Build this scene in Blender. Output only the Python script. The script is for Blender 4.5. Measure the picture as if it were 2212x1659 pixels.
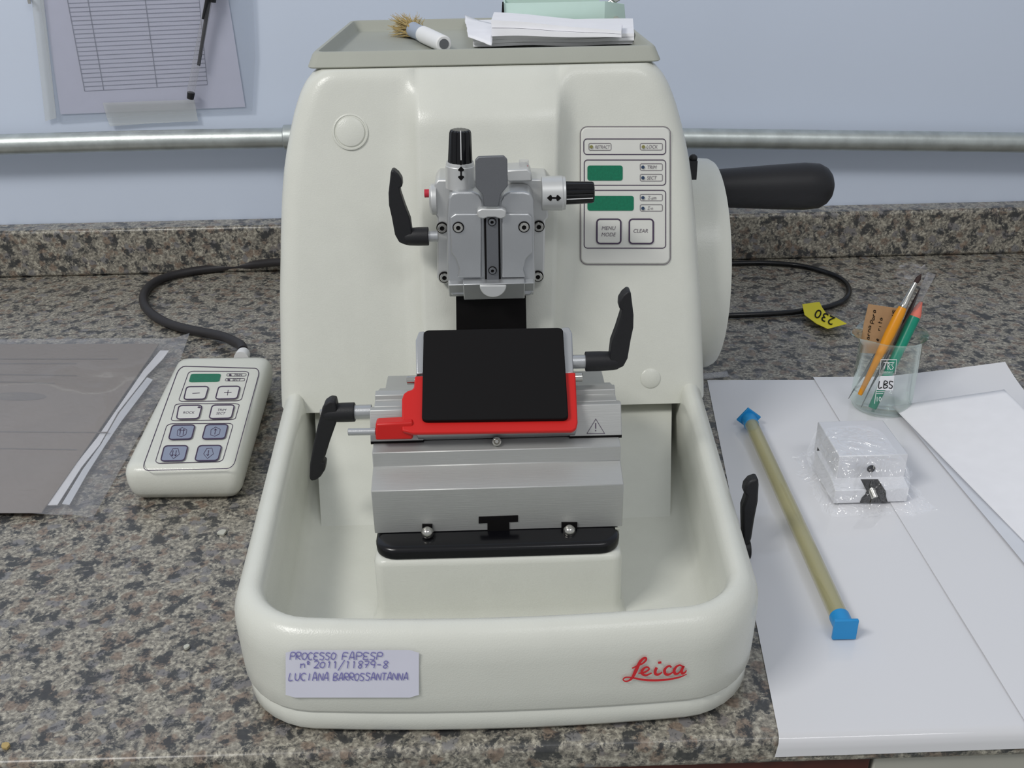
import bpy, math, random
from mathutils import Vector, Matrix, noise
random.seed(7)
sc = bpy.context.scene
for o in list(bpy.data.objects): bpy.data.objects.remove(o)

# ------------------------------------------------------------ camera, world, lights, exposure
W, H = 2212, 1659
FPX = 2150.0; PITCH = math.radians(26.6); YAW = math.radians(1.0); ROLL = .018
CAM = Vector((-.002, 0, .40))
Fv = Vector((math.sin(YAW)*math.cos(PITCH), math.cos(YAW)*math.cos(PITCH), -math.sin(PITCH)))
R0 = Vector((math.cos(YAW), -math.sin(YAW), 0)); U0 = R0.cross(Fv)
Rv = math.cos(ROLL)*R0 - math.sin(ROLL)*U0
Uv = math.sin(ROLL)*R0 + math.cos(ROLL)*U0
cd = bpy.data.cameras.new('camera'); cam = bpy.data.objects.new('camera', cd); sc.collection.objects.link(cam)
cd.sensor_width = 36; cd.lens = 36*FPX/W; cd.clip_start = .02; cd.clip_end = 50
m = Matrix((Rv, Uv, -Fv)).transposed().to_4x4(); m.translation = CAM
cam.matrix_world = m
sc.camera = cam
w = bpy.data.worlds.new('world'); sc.world = w; w.use_nodes = True
w.node_tree.nodes['Background'].inputs[0].default_value = (.93, .96, 1.0, 1)
w.node_tree.nodes['Background'].inputs[1].default_value = .42
def area(name, loc, target, size, sizey, power, col):
    l = bpy.data.lights.new(name, 'AREA'); l.shape = 'RECTANGLE'; l.size = size; l.size_y = sizey
    l.energy = power; l.color = col
    o = bpy.data.objects.new(name, l); sc.collection.objects.link(o); o.location = loc
    o.rotation_euler = (Vector(target)-Vector(loc)).to_track_quat('-Z', 'Y').to_euler()
    return o
area('ceiling_lamp_light', (-1.3, -.5, 1.9), (0, .8, .05), .8, .35, 27, (1, .985, .955))
area('ceiling_lamp_light', (.7, -.9, 2.1), (0, .8, .1), 1.1, .35, 8, (.97, .98, 1))
sc.view_settings.view_transform = 'Standard'; sc.view_settings.look = 'None'
sc.view_settings.gamma = 1; sc.view_settings.use_curve_mapping = False
sc.view_settings.exposure = 0.0

# ------------------------------------------------------------ photo measurements -> points on real planes
def ray(px, py): return Fv + Rv*((px-W/2)/FPX) - Uv*((py-H/2)/FPX)
def PY(px, py, y):
    d = ray(px, py); return CAM + d*((y-CAM.y)/d.y)
def PX(px, py, x):
    d = ray(px, py); return CAM + d*((x-CAM.x)/d.x)
def PZ(px, py, z):
    d = ray(px, py); return CAM + d*((z-CAM.z)/d.z)
def plY(y): return lambda px, py: PY(px, py, y)
def plZ(z): return lambda px, py: PZ(px, py, z)
def plane(p0, n, off=0):
    n = Vector(n).normalized(); p0 = Vector(p0)+n*off
    def f(px, py):
        d = ray(px, py); return CAM + d*((p0-CAM).dot(n)/d.dot(n))
    return f

# ------------------------------------------------------------ materials
def lin(c):
    return tuple(((v/255)/12.92 if v/255 <= .04045 else ((v/255+.055)/1.055)**2.4) for v in c)
MATS = {}
def mat(name, col, rough=.5, metal=0, bump=0, bscale=900, trans=0, alpha=1, emis=None, coat=0, var=0, vscale=60, spec=.5, ior=1.45, brushed=False):
    m = bpy.data.materials.new(name); m.use_nodes = True; nt = m.node_tree; b = nt.nodes['Principled BSDF']
    c = (*lin(col), 1)
    b.inputs['Base Color'].default_value = c; b.inputs['Roughness'].default_value = rough
    b.inputs['Metallic'].default_value = metal; b.inputs['Transmission Weight'].default_value = trans
    b.inputs['Alpha'].default_value = alpha; b.inputs['Coat Weight'].default_value = coat
    b.inputs['Specular IOR Level'].default_value = spec; b.inputs['IOR'].default_value = ior
    tc = nt.nodes.new('ShaderNodeTexCoord')
    if var or True:
        n = nt.nodes.new('ShaderNodeTexNoise'); n.inputs['Scale'].default_value = vscale; n.inputs['Detail'].default_value = 3
        nt.links.new(tc.outputs['Object'], n.inputs['Vector'])
        v = max(var, .015)
        r = nt.nodes.new('ShaderNodeValToRGB')
        r.color_ramp.elements[0].position = .3; r.color_ramp.elements[1].position = .7
        r.color_ramp.elements[0].color = tuple(x*(1-v) for x in c[:3])+(1,); r.color_ramp.elements[1].color = tuple(min(1, x*(1+v)) for x in c[:3])+(1,)
        nt.links.new(n.outputs['Fac'], r.inputs['Fac']); nt.links.new(r.outputs['Color'], b.inputs['Base Color'])
    if bump:
        n2 = nt.nodes.new('ShaderNodeTexNoise'); n2.inputs['Scale'].default_value = bscale; n2.inputs['Detail'].default_value = 2
        if brushed:
            mp = nt.nodes.new('ShaderNodeMapping'); mp.inputs['Scale'].default_value = (.04, 1, 1)
            nt.links.new(tc.outputs['Object'], mp.inputs['Vector']); nt.links.new(mp.outputs['Vector'], n2.inputs['Vector'])
        else: nt.links.new(tc.outputs['Object'], n2.inputs['Vector'])
        bp = nt.nodes.new('ShaderNodeBump'); bp.inputs['Strength'].default_value = bump; bp.inputs['Distance'].default_value = .0004
        nt.links.new(n2.outputs['Fac'], bp.inputs['Height']); nt.links.new(bp.outputs['Normal'], b.inputs['Normal'])
    MATS[name] = m; return m
PL = mat('cream_plastic', (214, 215, 206), .27, bump=.25, bscale=1100, spec=.5)
PLP = mat('panel_foil', (214, 214, 208), .4)
GRY = mat('grey_rubber_tray', (168, 170, 160), .6, bump=.2)
BLK = mat('black_plastic', (26, 26, 29), .5, bump=.25, bscale=1500)
BLKG = mat('black_gloss', (10, 10, 14), .22)
BLKM = mat('black_matte', (13, 11, 12), .7, spec=.22)
ALU = mat('satin_aluminium', (186, 188, 190), .38, metal=.75, bump=.15, bscale=1500)
ALUB = mat('brushed_aluminium', (184, 185, 183), .5, metal=.55, bump=.2, bscale=1800, brushed=True)
ALUW = mat('light_aluminium', (208, 209, 208), .4, metal=.55)
STL = mat('polished_steel', (200, 198, 192), .18, metal=1)
CLW = mat('bright_milled_aluminium', (224, 225, 229), .4, metal=.3)
DRK = mat('dark_paddle_metal', (118, 120, 124), .5, metal=.6, bump=.3, bscale=2500)
RED = mat('red_enamel', (202, 26, 22), .38)
REDI = mat('red_mark', (190, 40, 60), .4)
INK = mat('dark_ink', (62, 46, 72), .6)
INKG = mat('thin_grey_ink', (112, 104, 112), .6)
LCD = mat('green_display', (14, 112, 82), .25, var=.1, vscale=800)
LED = mat('blue_indicator', (42, 62, 92), .3)
LEDO = mat('olive_indicator', (130, 126, 70), .3)
KBL = mat('blue_grey_key', (138, 146, 166), .5)
WHT = mat('white_paint_print', (235, 235, 235), .5)
LOGO = mat('red_print', (208, 38, 46), .5)
PEN = mat('violet_pen_ink', (128, 124, 184), .6)
STK = mat('sticker_paper', (222, 222, 236), .6)
WALL = mat('pale_blue_wall_paint', (209, 219, 236), .55, bump=.15, bscale=160, var=.02, vscale=4)
PIPE = mat('galvanised_steel', (192, 198, 196), .42, metal=.85, var=.12, vscale=60, bump=.2, bscale=300)
PAP = mat('white_paper', (216, 219, 226), .8, var=.03, vscale=40)
PAP2 = mat('bright_paper', (238, 238, 242), .85, var=.02)
PAPV = mat('lilac_white_paper', (224, 222, 238), .8)
GREYINK = mat('pale_grey_ink', (140, 138, 152), .8)
CABW = mat('grey_cabinet_front', (170, 168, 158), .5)
CABR = mat('dark_red_wood', (74, 30, 22), .5, var=.2, vscale=80)
YEL = mat('yellow_tape', (222, 208, 30), .4)
ORG = mat('orange_yellow_lacquer', (226, 148, 26), .35)
GRN = mat('teal_green_lacquer', (16, 138, 112), .35)
SAL = mat('salmon_pink_rubber', (226, 122, 104), .6)
KRAFT = mat('kraft_card', (178, 142, 104), .8, var=.06, vscale=150)
BRS = mat('tan_bristle', (178, 156, 104), .8)
DBRS = mat('dark_bristle', (52, 34, 32), .7)
MINT = mat('mint_card', (202, 226, 216), .7)
BLUE = mat('blue_plastic_cap', (36, 142, 206), .4)
WAX = mat('white_crumb', (186, 186, 176), .6)
CAT = mat('taupe_cover', (134, 122, 110), .55, var=.05, vscale=20)
CATI = mat('dark_taupe_ink', (112, 104, 96), .6)

def film(name, col, fac, rough, tint=.95, bump=0, diff=0):
    m = bpy.data.materials.new(name); m.use_nodes = True; nt = m.node_tree; nt.nodes.clear()
    out = nt.nodes.new('ShaderNodeOutputMaterial'); mx = nt.nodes.new('ShaderNodeMixShader')
    tr = nt.nodes.new('ShaderNodeBsdfTransparent'); g = nt.nodes.new('ShaderNodeBsdfPrincipled')
    tr.inputs[0].default_value = (tint, tint, tint, 1)
    g.inputs['Base Color'].default_value = (*lin(col), 1); g.inputs['Roughness'].default_value = rough
    g.inputs['Coat Weight'].default_value = 1; g.inputs['Coat Roughness'].default_value = .05
    lw = nt.nodes.new('ShaderNodeLayerWeight'); lw.inputs['Blend'].default_value = .25
    ma = nt.nodes.new('ShaderNodeMath'); ma.operation = 'MULTIPLY_ADD'; ma.inputs[1].default_value = .55; ma.inputs[2].default_value = fac
    ma.use_clamp = True
    nt.links.new(lw.outputs['Facing'], ma.inputs[0]); nt.links.new(ma.outputs[0], mx.inputs[0])
    nt.links.new(tr.outputs[0], mx.inputs[1]); nt.links.new(g.outputs[0], mx.inputs[2]); nt.links.new(mx.outputs[0], out.inputs[0])
    if bump:
        tc = nt.nodes.new('ShaderNodeTexCoord'); n = nt.nodes.new('ShaderNodeTexNoise'); n.inputs['Scale'].default_value = 90; n.inputs['Distortion'].default_value = 2
        bp = nt.nodes.new('ShaderNodeBump'); bp.inputs['Strength'].default_value = bump; bp.inputs['Distance'].default_value = .003
        nt.links.new(tc.outputs['Object'], n.inputs[0]); nt.links.new(n.outputs[0], bp.inputs['Height']); nt.links.new(bp.outputs[0], g.inputs['Normal'])
    MATS[name] = m; return m
def gloss_film(name, tint, g0, rough, scale, dist):
    m = bpy.data.materials.new(name); m.use_nodes = True; nt = m.node_tree; nt.nodes.clear(); L = nt.links.new
    out = nt.nodes.new('ShaderNodeOutputMaterial'); ad = nt.nodes.new('ShaderNodeAddShader'); tr = nt.nodes.new('ShaderNodeBsdfTransparent'); g = nt.nodes.new('ShaderNodeBsdfGlossy')
    tr.inputs[0].default_value = (tint, tint, tint, 1); g.inputs[0].default_value = (g0, g0, g0, 1); g.inputs['Roughness'].default_value = rough
    tc = nt.nodes.new('ShaderNodeTexCoord'); n = nt.nodes.new('ShaderNodeTexVoronoi'); n.inputs['Scale'].default_value = scale
    n2 = nt.nodes.new('ShaderNodeTexNoise'); n2.inputs['Scale'].default_value = scale*.6; n2.inputs['Distortion'].default_value = 3
    mx = nt.nodes.new('ShaderNodeMath'); mx.operation = 'ADD'
    bp = nt.nodes.new('ShaderNodeBump'); bp.inputs['Strength'].default_value = 1; bp.inputs['Distance'].default_value = dist
    L(tc.outputs['Object'], n.inputs['Vector']); L(tc.outputs['Object'], n2.inputs['Vector']); mx.inputs[0].default_value = 0; L(n2.outputs[0], mx.inputs[1])
    L(mx.outputs[0], bp.inputs['Height']); L(bp.outputs[0], g.inputs['Normal']); L(tr.outputs[0], ad.inputs[0]); L(g.outputs[0], ad.inputs[1]); L(ad.outputs[0], out.inputs[0]); return m
FILM = gloss_film('clear_bag_film', .95, .13, .12, 75, .010)
SLEEVE = film('clear_sleeve_film', (176, 176, 180), .16, .3, .97, bump=.3)
SLEEVEW = film('wall_sleeve_film', (190, 200, 215), .14, .4, .98)
TAPE = film('yellowed_tape', (218, 222, 222), .28, .5, .97)
TUBEM = film('yellowish_tube_plastic', (190, 184, 134), .26, .15, .96)
SHEET = film('thin_lining_paper', (224, 224, 227), .86, .9, .97)
CLR = film('clear_plastic', (200, 200, 205), .12, .1, .97)
def glass():
    m = bpy.data.materials.new('thin_clear_glass'); m.use_nodes = True; nt = m.node_tree; nt.nodes.clear()
    out = nt.nodes.new('ShaderNodeOutputMaterial'); mx = nt.nodes.new('ShaderNodeMixShader')
    tr = nt.nodes.new('ShaderNodeBsdfTransparent'); g = nt.nodes.new('ShaderNodeBsdfGlossy')
    tr.inputs[0].default_value = (.985, .992, .987, 1); g.inputs[0].default_value = (.92, 1, .95, 1); g.inputs['Roughness'].default_value = .05
    fc = nt.nodes.new('ShaderNodeLayerWeight'); fc.inputs['Blend'].default_value = .5
    pwn = nt.nodes.new('ShaderNodeMath'); pwn.operation = 'POWER'; pwn.inputs[1].default_value = 3; nt.links.new(fc.outputs['Facing'], pwn.inputs[0])
    lw = nt.nodes.new('ShaderNodeMath'); lw.operation = 'MULTIPLY_ADD'; lw.inputs[1].default_value = .95; lw.inputs[2].default_value = .03; nt.links.new(pwn.outputs[0], lw.inputs[0])
    nt.links.new(lw.outputs[0], mx.inputs[0]); nt.links.new(tr.outputs[0], mx.inputs[1]); nt.links.new(g.outputs[0], mx.inputs[2])
    nt.links.new(mx.outputs[0], out.inputs[0]); return m
GLASS = glass()
def granite():
    m = bpy.data.materials.new('mottled_granite'); m.use_nodes = True; nt = m.node_tree; b = nt.nodes['Principled BSDF']
    N = nt.nodes.new; L = nt.links.new
    g = N('ShaderNodeNewGeometry'); P = g.outputs['Position']
    def nz(scale, det, rough=.55, dist=0):
        n = N('ShaderNodeTexNoise'); n.inputs['Scale'].default_value = scale; n.inputs['Detail'].default_value = det
        n.inputs['Roughness'].default_value = rough; n.inputs['Distortion'].default_value = dist; L(P, n.inputs['Vector']); return n
    def ramp(src, stops):
        r = N('ShaderNodeValToRGB'); e = r.color_ramp.elements
        for k, (p, c) in enumerate(stops):
            q = e[k] if k < 2 else e.new(p)
            q.position = p; q.color = (*(lin(c) if isinstance(c, tuple) else (c, c, c)), 1)
        L(src, r.inputs[0]); return r.outputs[0]
    def mix(f, a, c):
        x = N('ShaderNodeMixRGB'); L(f, x.inputs[0]); L(a, x.inputs[1])
        if isinstance(c, tuple): x.inputs[2].default_value = (*lin(c), 1)
        else: L(c, x.inputs[2])
        return x.outputs[0]
    base = ramp(nz(340, 4, .65).outputs[0], [(.34, (96, 93, 87)), (.5, (142, 137, 126)), (.66, (190, 185, 170))])
    wp = nz(120, 3); ad = N('ShaderNodeMixRGB'); ad.blend_type = 'ADD'; ad.inputs[0].default_value = .012; L(P, ad.inputs[1]); L(wp.outputs['Color'], ad.inputs[2])
    v = N('ShaderNodeTexVoronoi'); v.inputs['Scale'].default_value = 105; L(ad.outputs[0], v.inputs['Vector'])
    sep = N('ShaderNodeSeparateColor'); L(v.outputs['Color'], sep.inputs[0])
    sel = ramp(sep.outputs[0], [(.44, 0.), (.48, 1.)]); inn = ramp(v.outputs['Distance'], [(.36, .85), (.56, 0.)])
    mm = N('ShaderNodeMath'); mm.operation = 'MULTIPLY'; L(sel, mm.inputs[0]); L(inn, mm.inputs[1])
    brown = ramp(nz(420, 3).outputs[0], [(.35, (100, 86, 76)), (.65, (146, 129, 114))])
    c = mix(mm.outputs[0], base, brown)
    sel2 = ramp(sep.outputs[1], [(.78, 0.), (.8, 1.)]); m2 = N('ShaderNodeMath'); m2.operation = 'MULTIPLY'; L(sel2, m2.inputs[0]); L(inn, m2.inputs[1])
    c = mix(m2.outputs[0], c, (122, 121, 122))
    dk = ramp(nz(74, 9, .72, .25).outputs[0], [(.51, 0.), (.57, .93)]); c = mix(dk, c, (52, 54, 56))
    dk2 = ramp(nz(260, 5, .6, 1.).outputs[0], [(.555, 0.), (.63, .75)]); c = mix(dk2, c, (62, 62, 64))
    L(c, b.inputs['Base Color']); b.inputs['Roughness'].default_value = .3
    return m
GRAN = granite()

# ------------------------------------------------------------ object helpers
WO = {}
def tag(o, label=None, cat=None, group=None, kind=None):
    if label: o['label'] = label
    if cat: o['category'] = cat
    if group: o['group'] = group
    if kind: o['kind'] = kind
    return o
def thing(name, loc, label, cat, group=None):
    o = bpy.data.objects.new(name, None); o.empty_display_size = .01; sc.collection.objects.link(o); o.location = loc
    WO[o.name] = Vector(loc); return tag(o, label, cat, group)
class B:
    def __init__(s): s.v = []; s.f = []
    def add(s, vs, fs):
        k = len(s.v); s.v += [Vector(p) for p in vs]; s.f += [tuple(i+k for i in f) for f in fs]; return s
    def box(s, lo, hi):
        x0, y0, z0 = lo; x1, y1, z1 = hi
        return s.add([(x0,y0,z0),(x1,y0,z0),(x1,y1,z0),(x0,y1,z0),(x0,y0,z1),(x1,y0,z1),(x1,y1,z1),(x0,y1,z1)],
                     [(0,3,2,1),(4,5,6,7),(0,1,5,4),(1,2,6,5),(2,3,7,6),(3,0,4,7)])
    def prism(s, pts, d):
        n = len(pts); d = Vector(d); pts = [Vector(p) for p in pts]
        return s.add(pts+[p+d for p in pts], [tuple(range(n-1, -1, -1)), tuple(range(n, 2*n))]+[(i, (i+1) % n, n+(i+1) % n, n+i) for i in range(n)])
    def loft(s, rings, cap0=True, cap1=True, closed=True):
        n = len(rings[0]); k = len(s.v); s.v += [Vector(p) for r in rings for p in r]
        for j in range(len(rings)-1):
            for i in range(n if closed else n-1):
                a = k+j*n+i; b = k+j*n+(i+1) % n; s.f.append((a, b, b+n, a+n))
        if cap0: s.f.append(tuple(k+i for i in range(n-1, -1, -1)))
        if cap1: s.f.append(tuple(k+(len(rings)-1)*n+i for i in range(n)))
        return s
    def lathe(s, p0, p1, prof, n=32, flute=0, fl_n=12, cap=True):
        """prof: (t along axis in metres from p0, radius)"""
        p0 = Vector(p0); ax = (Vector(p1)-p0).normalized()
        a = ax.orthogonal().normalized(); b = ax.cross(a)
        if flute: n = fl_n*4
        rings = []
        for t, r in prof:
            ring = []
            for i in range(n):
                th = 2*math.pi*i/n
                rr = r-(flute if (flute and i % 4 in (0,)) else 0)
                ring.append(p0+ax*t+(a*math.cos(th)+b*math.sin(th))*rr)
            rings.append(ring)
        return s.loft(rings, cap, cap)
    def cyl(s, p0, p1, r0, r1=None, n=32):
        l = (Vector(p1)-Vector(p0)).length; return s.lathe(p0, p1, [(0, r0), (l, r0 if r1 is None else r1)], n)
    def tube(s, pts, r, n=14):
        pts = [Vector(p) for p in pts]; rings = []; up = None
        for i, p in enumerate(pts):
            t = (pts[min(i+1, len(pts)-1)]-pts[max(i-1, 0)]).normalized()
            a = (up-t*up.dot(t)).normalized() if up else t.orthogonal().normalized(); up = a; b = t.cross(a)
            rr = r[i] if isinstance(r, (list, tuple)) else r
            rings.append([p+(a*math.cos(2*math.pi*k/n)+b*math.sin(2*math.pi*k/n))*rr for k in range(n)])
        return s.loft(rings)
    def sphere(s, c, r, n=16, sc3=(1,1,1)):
        rings = []; c = Vector(c)
        for j in range(1, n):
            ph = math.pi*j/n
            rings.append([c+Vector((math.sin(ph)*math.cos(2*math.pi*i/(2*n))*r*sc3[0], math.sin(ph)*math.sin(2*math.pi*i/(2*n))*r*sc3[1], math.cos(ph)*r*sc3[2])) for i in range(2*n)])
        return s.loft(rings)
    def obj(s, name, m, parent=None, bevel=0, seg=2, smooth=35, solid=0, sub=0, flat=False, origin=None):
        import bmesh
        c = Vector(origin) if origin else sum(s.v, Vector())/len(s.v)
        me = bpy.data.meshes.new(name); me.from_pydata([p-c for p in s.v], [], s.f)
        bm = bmesh.new(); bm.from_mesh(me)
        bmesh.ops.recalc_face_normals(bm, faces=bm.faces)
        bm.to_mesh(me); bm.free()
        for p in me.polygons: p.use_smooth = not flat
        if not flat: me.set_sharp_from_angle(angle=math.radians(smooth))
        me.materials.append(m)
        o = bpy.data.objects.new(name, me); sc.collection.objects.link(o)
        if parent: o.parent = parent; o.location = c-WO[parent.name]
        else: o.location = c
        WO[o.name] = c
        if solid: q = o.modifiers.new('solid', 'SOLIDIFY'); q.thickness = solid; q.offset = 0
        if bevel:
            q = o.modifiers.new('bevel', 'BEVEL'); q.width = bevel; q.segments = seg; q.limit_method = 'ANGLE'; q.angle_limit = math.radians(28); q.harden_normals = False
        if sub: q = o.modifiers.new('sub', 'SUBSURF'); q.levels = sub; q.render_levels = sub
        return o
def mp(pts, pf): return [pf(*p) for p in pts]
def rr(x0, y0, x1, y1, r, n=5, skew=(0, 0)):
    out = []
    for cx, cy, a0 in ((x1-r, y0+r, -90), (x1-r, y1-r, 0), (x0+r, y1-r, 90), (x0+r, y0+r, 180)):
        for k in range(n+1):
            a = math.radians(a0+90*k/n); out.append((cx+r*math.cos(a), cy+r*math.sin(a)))
    return out
def warp(pts, box, quad):
    """bilinear: box (x0,y0,x1,y1) -> quad TL,TR,BR,BL"""
    x0, y0, x1, y1 = box; o = []
    for x, y in pts:
        u = (x-x0)/(x1-x0); v = (y-y0)/(y1-y0)
        o.append(tuple((quad[0][i]*(1-u)+quad[1][i]*u)*(1-v)+(quad[3][i]*(1-u)+quad[2][i]*u)*v for i in (0, 1)))
    return o
def circ(cx, cy, r, n=24, ry=None): return [(cx+r*math.cos(2*math.pi*i/n), cy+(ry or r)*math.sin(2*math.pi*i/n)) for i in range(n)]
def stroke(b, pts, wd, pf, closed=False):
    n = len(pts); L = []; Rr = []
    for i, p in enumerate(pts):
        a = pts[(i-1) % n] if (closed or i > 0) else p; c = pts[(i+1) % n] if (closed or i < n-1) else p
        dx, dy = c[0]-a[0], c[1]-a[1]; l = math.hypot(dx, dy) or 1
        nx, ny = -dy/l, dx/l; ww = (wd[i] if isinstance(wd, (list, tuple)) else wd)/2
        L.append((p[0]+nx*ww, p[1]+ny*ww)); Rr.append((p[0]-nx*ww, p[1]-ny*ww))
    vs = mp(L, pf)+mp(Rr, pf)
    fs = [(i, (i+1) % n, n+(i+1) % n, n+i) for i in range(n if closed else n-1)]
    return b.add(vs, fs)
def smooth(pts, k=6):
    out = []; n = len(pts)
    for i in range(n-1):
        p0, p1, p2, p3 = [pts[max(0, min(n-1, j))] for j in (i-1, i, i+1, i+2)]
        for s in range(k):
            t = s/k
            out.append(tuple(.5*((2*p1[c])+(-p0[c]+p2[c])*t+(2*p0[c]-5*p1[c]+4*p2[c]-p3[c])*t*t+(-p0[c]+3*p1[c]-3*p2[c]+p3[c])*t**3) for c in range(len(p1))))
    out.append(tuple(pts[-1])); return out
def text(b, s, x, y, h, pf, wide=1., shear=0, ang=0, center=True, q=None):
    """printed text: centre (x,y), cap height h in photo pixels, mapped on a surface"""
    cu = bpy.data.curves.new('t', 'FONT'); cu.body = s; cu.size = 1; cu.resolution_u = 3
    o = bpy.data.objects.new('t', cu); sc.collection.objects.link(o)
    bpy.context.view_layer.update()
    me = bpy.data.meshes.new_from_object(o.evaluated_get(bpy.context.evaluated_depsgraph_get()))
    vs = [v.co.copy() for v in me.vertices]; fs = [tuple(p.vertices) for p in me.polygons]
    bpy.data.objects.remove(o); bpy.data.curves.remove(cu); bpy.data.meshes.remove(me)
    if not vs: return b
    x0 = min(v.x for v in vs); x1 = max(v.x for v in vs); k = h/.7
    ca, sa = math.cos(math.radians(ang)), math.sin(math.radians(ang)); out = []
    for v in vs:
        lx = (v.x-(x0+x1)/2+ shear*(v.y-.35))*k*wide; ly = -(v.y-.35)*k
        if not center: lx += (x1-x0)/2*k*wide
        out.append(pf(x+lx*ca-ly*sa, y+lx*sa+ly*ca))
    return b.add(out, fs)
GL = {'P': [[(0,6),(0,0),(3,0),(4,1.5),(3,3),(0,3)]], 'R': [[(0,6),(0,0),(3,0),(4,1.5),(3,3),(0,3),(4,6)]], 'O': [[(2,0),(0,1.5),(0,4.5),(2,6),(4,4.5),(4,1.5),(2,0)]],
 'C': [[(4,.8),(2,0),(0,2),(0,4),(2,6),(4,5.2)]], 'E': [[(4,0.3),(1,0),(0,1.5),(1,3),(3,3)],[(1,3),(0,4.5),(1,6),(4,5.7)]], 'S': [[(4,.5),(1,0),(0.4,2),(3.6,3.8),(3,6),(0,5.6)]],
 'F': [[(0,6),(0.4,0),(4,0)],[(0,3),(3,3)]], 'A': [[(0,6),(1.5,0),(2.5,0),(4,6)],[(.5,4),(3.6,4)]], 'N': [[(0,6),(0.3,0),(3.7,6),(4,0)]], 'L': [[(.5,0),(0,6),(3.5,5.6)]],
 'U': [[(0,0),(0,4.5),(2,6),(4,4.5),(4,0)]], 'I': [[(2,0),(2,6)]], 'B': [[(0,6),(0,0),(3,.4),(3.4,1.8),(0,3),(4,4),(3.4,5.6),(0,6)]], 'T': [[(0,0),(4,0)],[(2,0),(2,6)]],
 'n': [[(0,6),(0,2.5),(.4,3.2),(2.5,2.5),(3.3,4),(3.3,6)]], 'o': [[(1,0),(0,1),(1,2),(2,1),(1,0)],[(0,2.8),(2,2.8)]], '2': [[(0,1),(2,0),(3.8,1.4),(1,5.4),(.6,6),(4.4,5.6)]],
 '0': [[(2,.6),(.4,2),(.4,4.6),(2,6),(3.6,4.6),(3.6,2),(2,.6)]], '1': [[(1.4,1.2),(2.2,.4),(2.2,6)]], '/': [[(4,-1),(0,8)]], '8': [[(3.6,.8),(2,0),(.4,1.4),(3.6,4.4),(2,6),(.3,4.6),(3.6,1.6),(3.4,.6)]],
 '7': [[(0,.3),(4,.3),(1.4,6)],[(.8,3),(3.6,3)]], '9': [[(3.6,2.8),(1,3.2),(.4,1.2),(2.4,0),(3.7,1.6),(3,6)]], '-': [[(.5,3),(3.5,3)]], '3': [[(0,.5),(3,0),(3.4,1.8),(1.2,3),(3.8,4),(3,6),(0,5.6)]],
 'a': [[(3,3),(1,2.6),(0,4.5),(1,6),(3,4.8),(3,3),(3.4,6)]], 'r': [[(0,2.6),(.4,6)],[(.2,4),(1.6,2.7),(3,3)]], 'e': [[(0,4.4),(3,4),(1.6,2.6),(0,4.4),(1,6),(3.2,5.4)]], 'l': [[(1,6),(1,-.5)]], 't': [[(1.4,0),(1,5.6),(2.6,6)],[(0,2.5),(3,2.3)]], 'i': [[(1,2.6),(1,6)]]}
def hand(b, s, x, y, adv, h, pf, wd=2.2, slope=0, jit=.25, ang=0):
    rnd = random.Random(len(s)*3+int(x)); ca, sa = math.cos(math.radians(ang)), math.sin(math.radians(ang)); cx = 0
    for ch in s:
        for g in GL.get(ch, []):
            pts = []
            for gx, gy in g:
                lx = cx+(gx+rnd.uniform(-jit, jit))*adv/5.2+(3-gy)*h*.02; ly = (gy+rnd.uniform(-jit, jit))*h/6+slope*cx
                pts.append((x+lx*ca-ly*sa, y+lx*sa+ly*ca))
            stroke(b, smooth(pts, 3), wd, pf)
        cx += adv
    return b

# ------------------------------------------------------------ the setting
WY = 1.14
tag(B().box((-1.6, WY, -.9), (1.8, WY+.1, 2.4)).obj('wall_back', WALL), kind='structure')
tag(B().box((-1.6, -1.2, -.95), (1.8, WY, -.9)).obj('floor', GRY), kind='structure')
CF = .3775
ct = thing('countertop', (0, CF, -.02), 'speckled grey and brown granite worktop carrying the microtome and papers', 'countertop')
B().box((-1.2, CF, -.019), (1.5, WY-.001, 0)).obj('slab', GRAN, ct, bevel=.004, seg=3)
tag(B().box((-1.2, 1.108, .0002), (1.5, WY-.0005, .056)).obj('backsplash', GRAN, bevel=.004, seg=3), 'low granite backsplash strip along the foot of the blue wall', 'backsplash')
cb = thing('cabinet', (0, .39, -.9), 'grey fronted base cabinet with dark red rail under the worktop', 'cabinet')
B().box((-1.2, CF+.02, -.9), (1.5, WY-.01, -.0195)).obj('body', CABW, cb)
B().box((-.6, CF+.004, -.10), (.193, CF+.02, -.0197)).obj('rail', CABR, cb, bevel=.001)
B().box((.195, CF+.004, -.60), (.9, CF+.02, -.0197)).obj('front_panel', CABW, cb, bevel=.001)

# wall conduit
pp = thing('conduit_pipe', PY(300, 305, 1.115), 'galvanised steel pipe running along the blue wall above the backsplash', 'pipe')
B().tube([PY(-900, 330, 1.112), PY(0, 312, 1.112), PY(300, 304, 1.112), PY(614, 298, 1.112), PY(1000, 297, 1.112), PY(1495, 299, 1.112), PY(1800, 303, 1.112), PY(2212, 308, 1.112), PY(3000, 325, 1.112)], .0112, 28).obj('pipe', PIPE, pp)
p = PY(622, 297, 1.112)
B().cyl(p-Vector((.004, 0, 0)), p+Vector((.05, 0, 0)), .0138).obj('coupling', PIPE, pp, bevel=.001)
p2 = PY(205, 306, 1.112)
for q in (-260, 640, 1420, 2500):
    a = PY(q, 300, 1.112)
    B().box((a.x-.008, 1.1, a.z-.015), (a.x+.008, WY, a.z-.009)).obj('bracket', PIPE, pp, bevel=.001)

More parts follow.
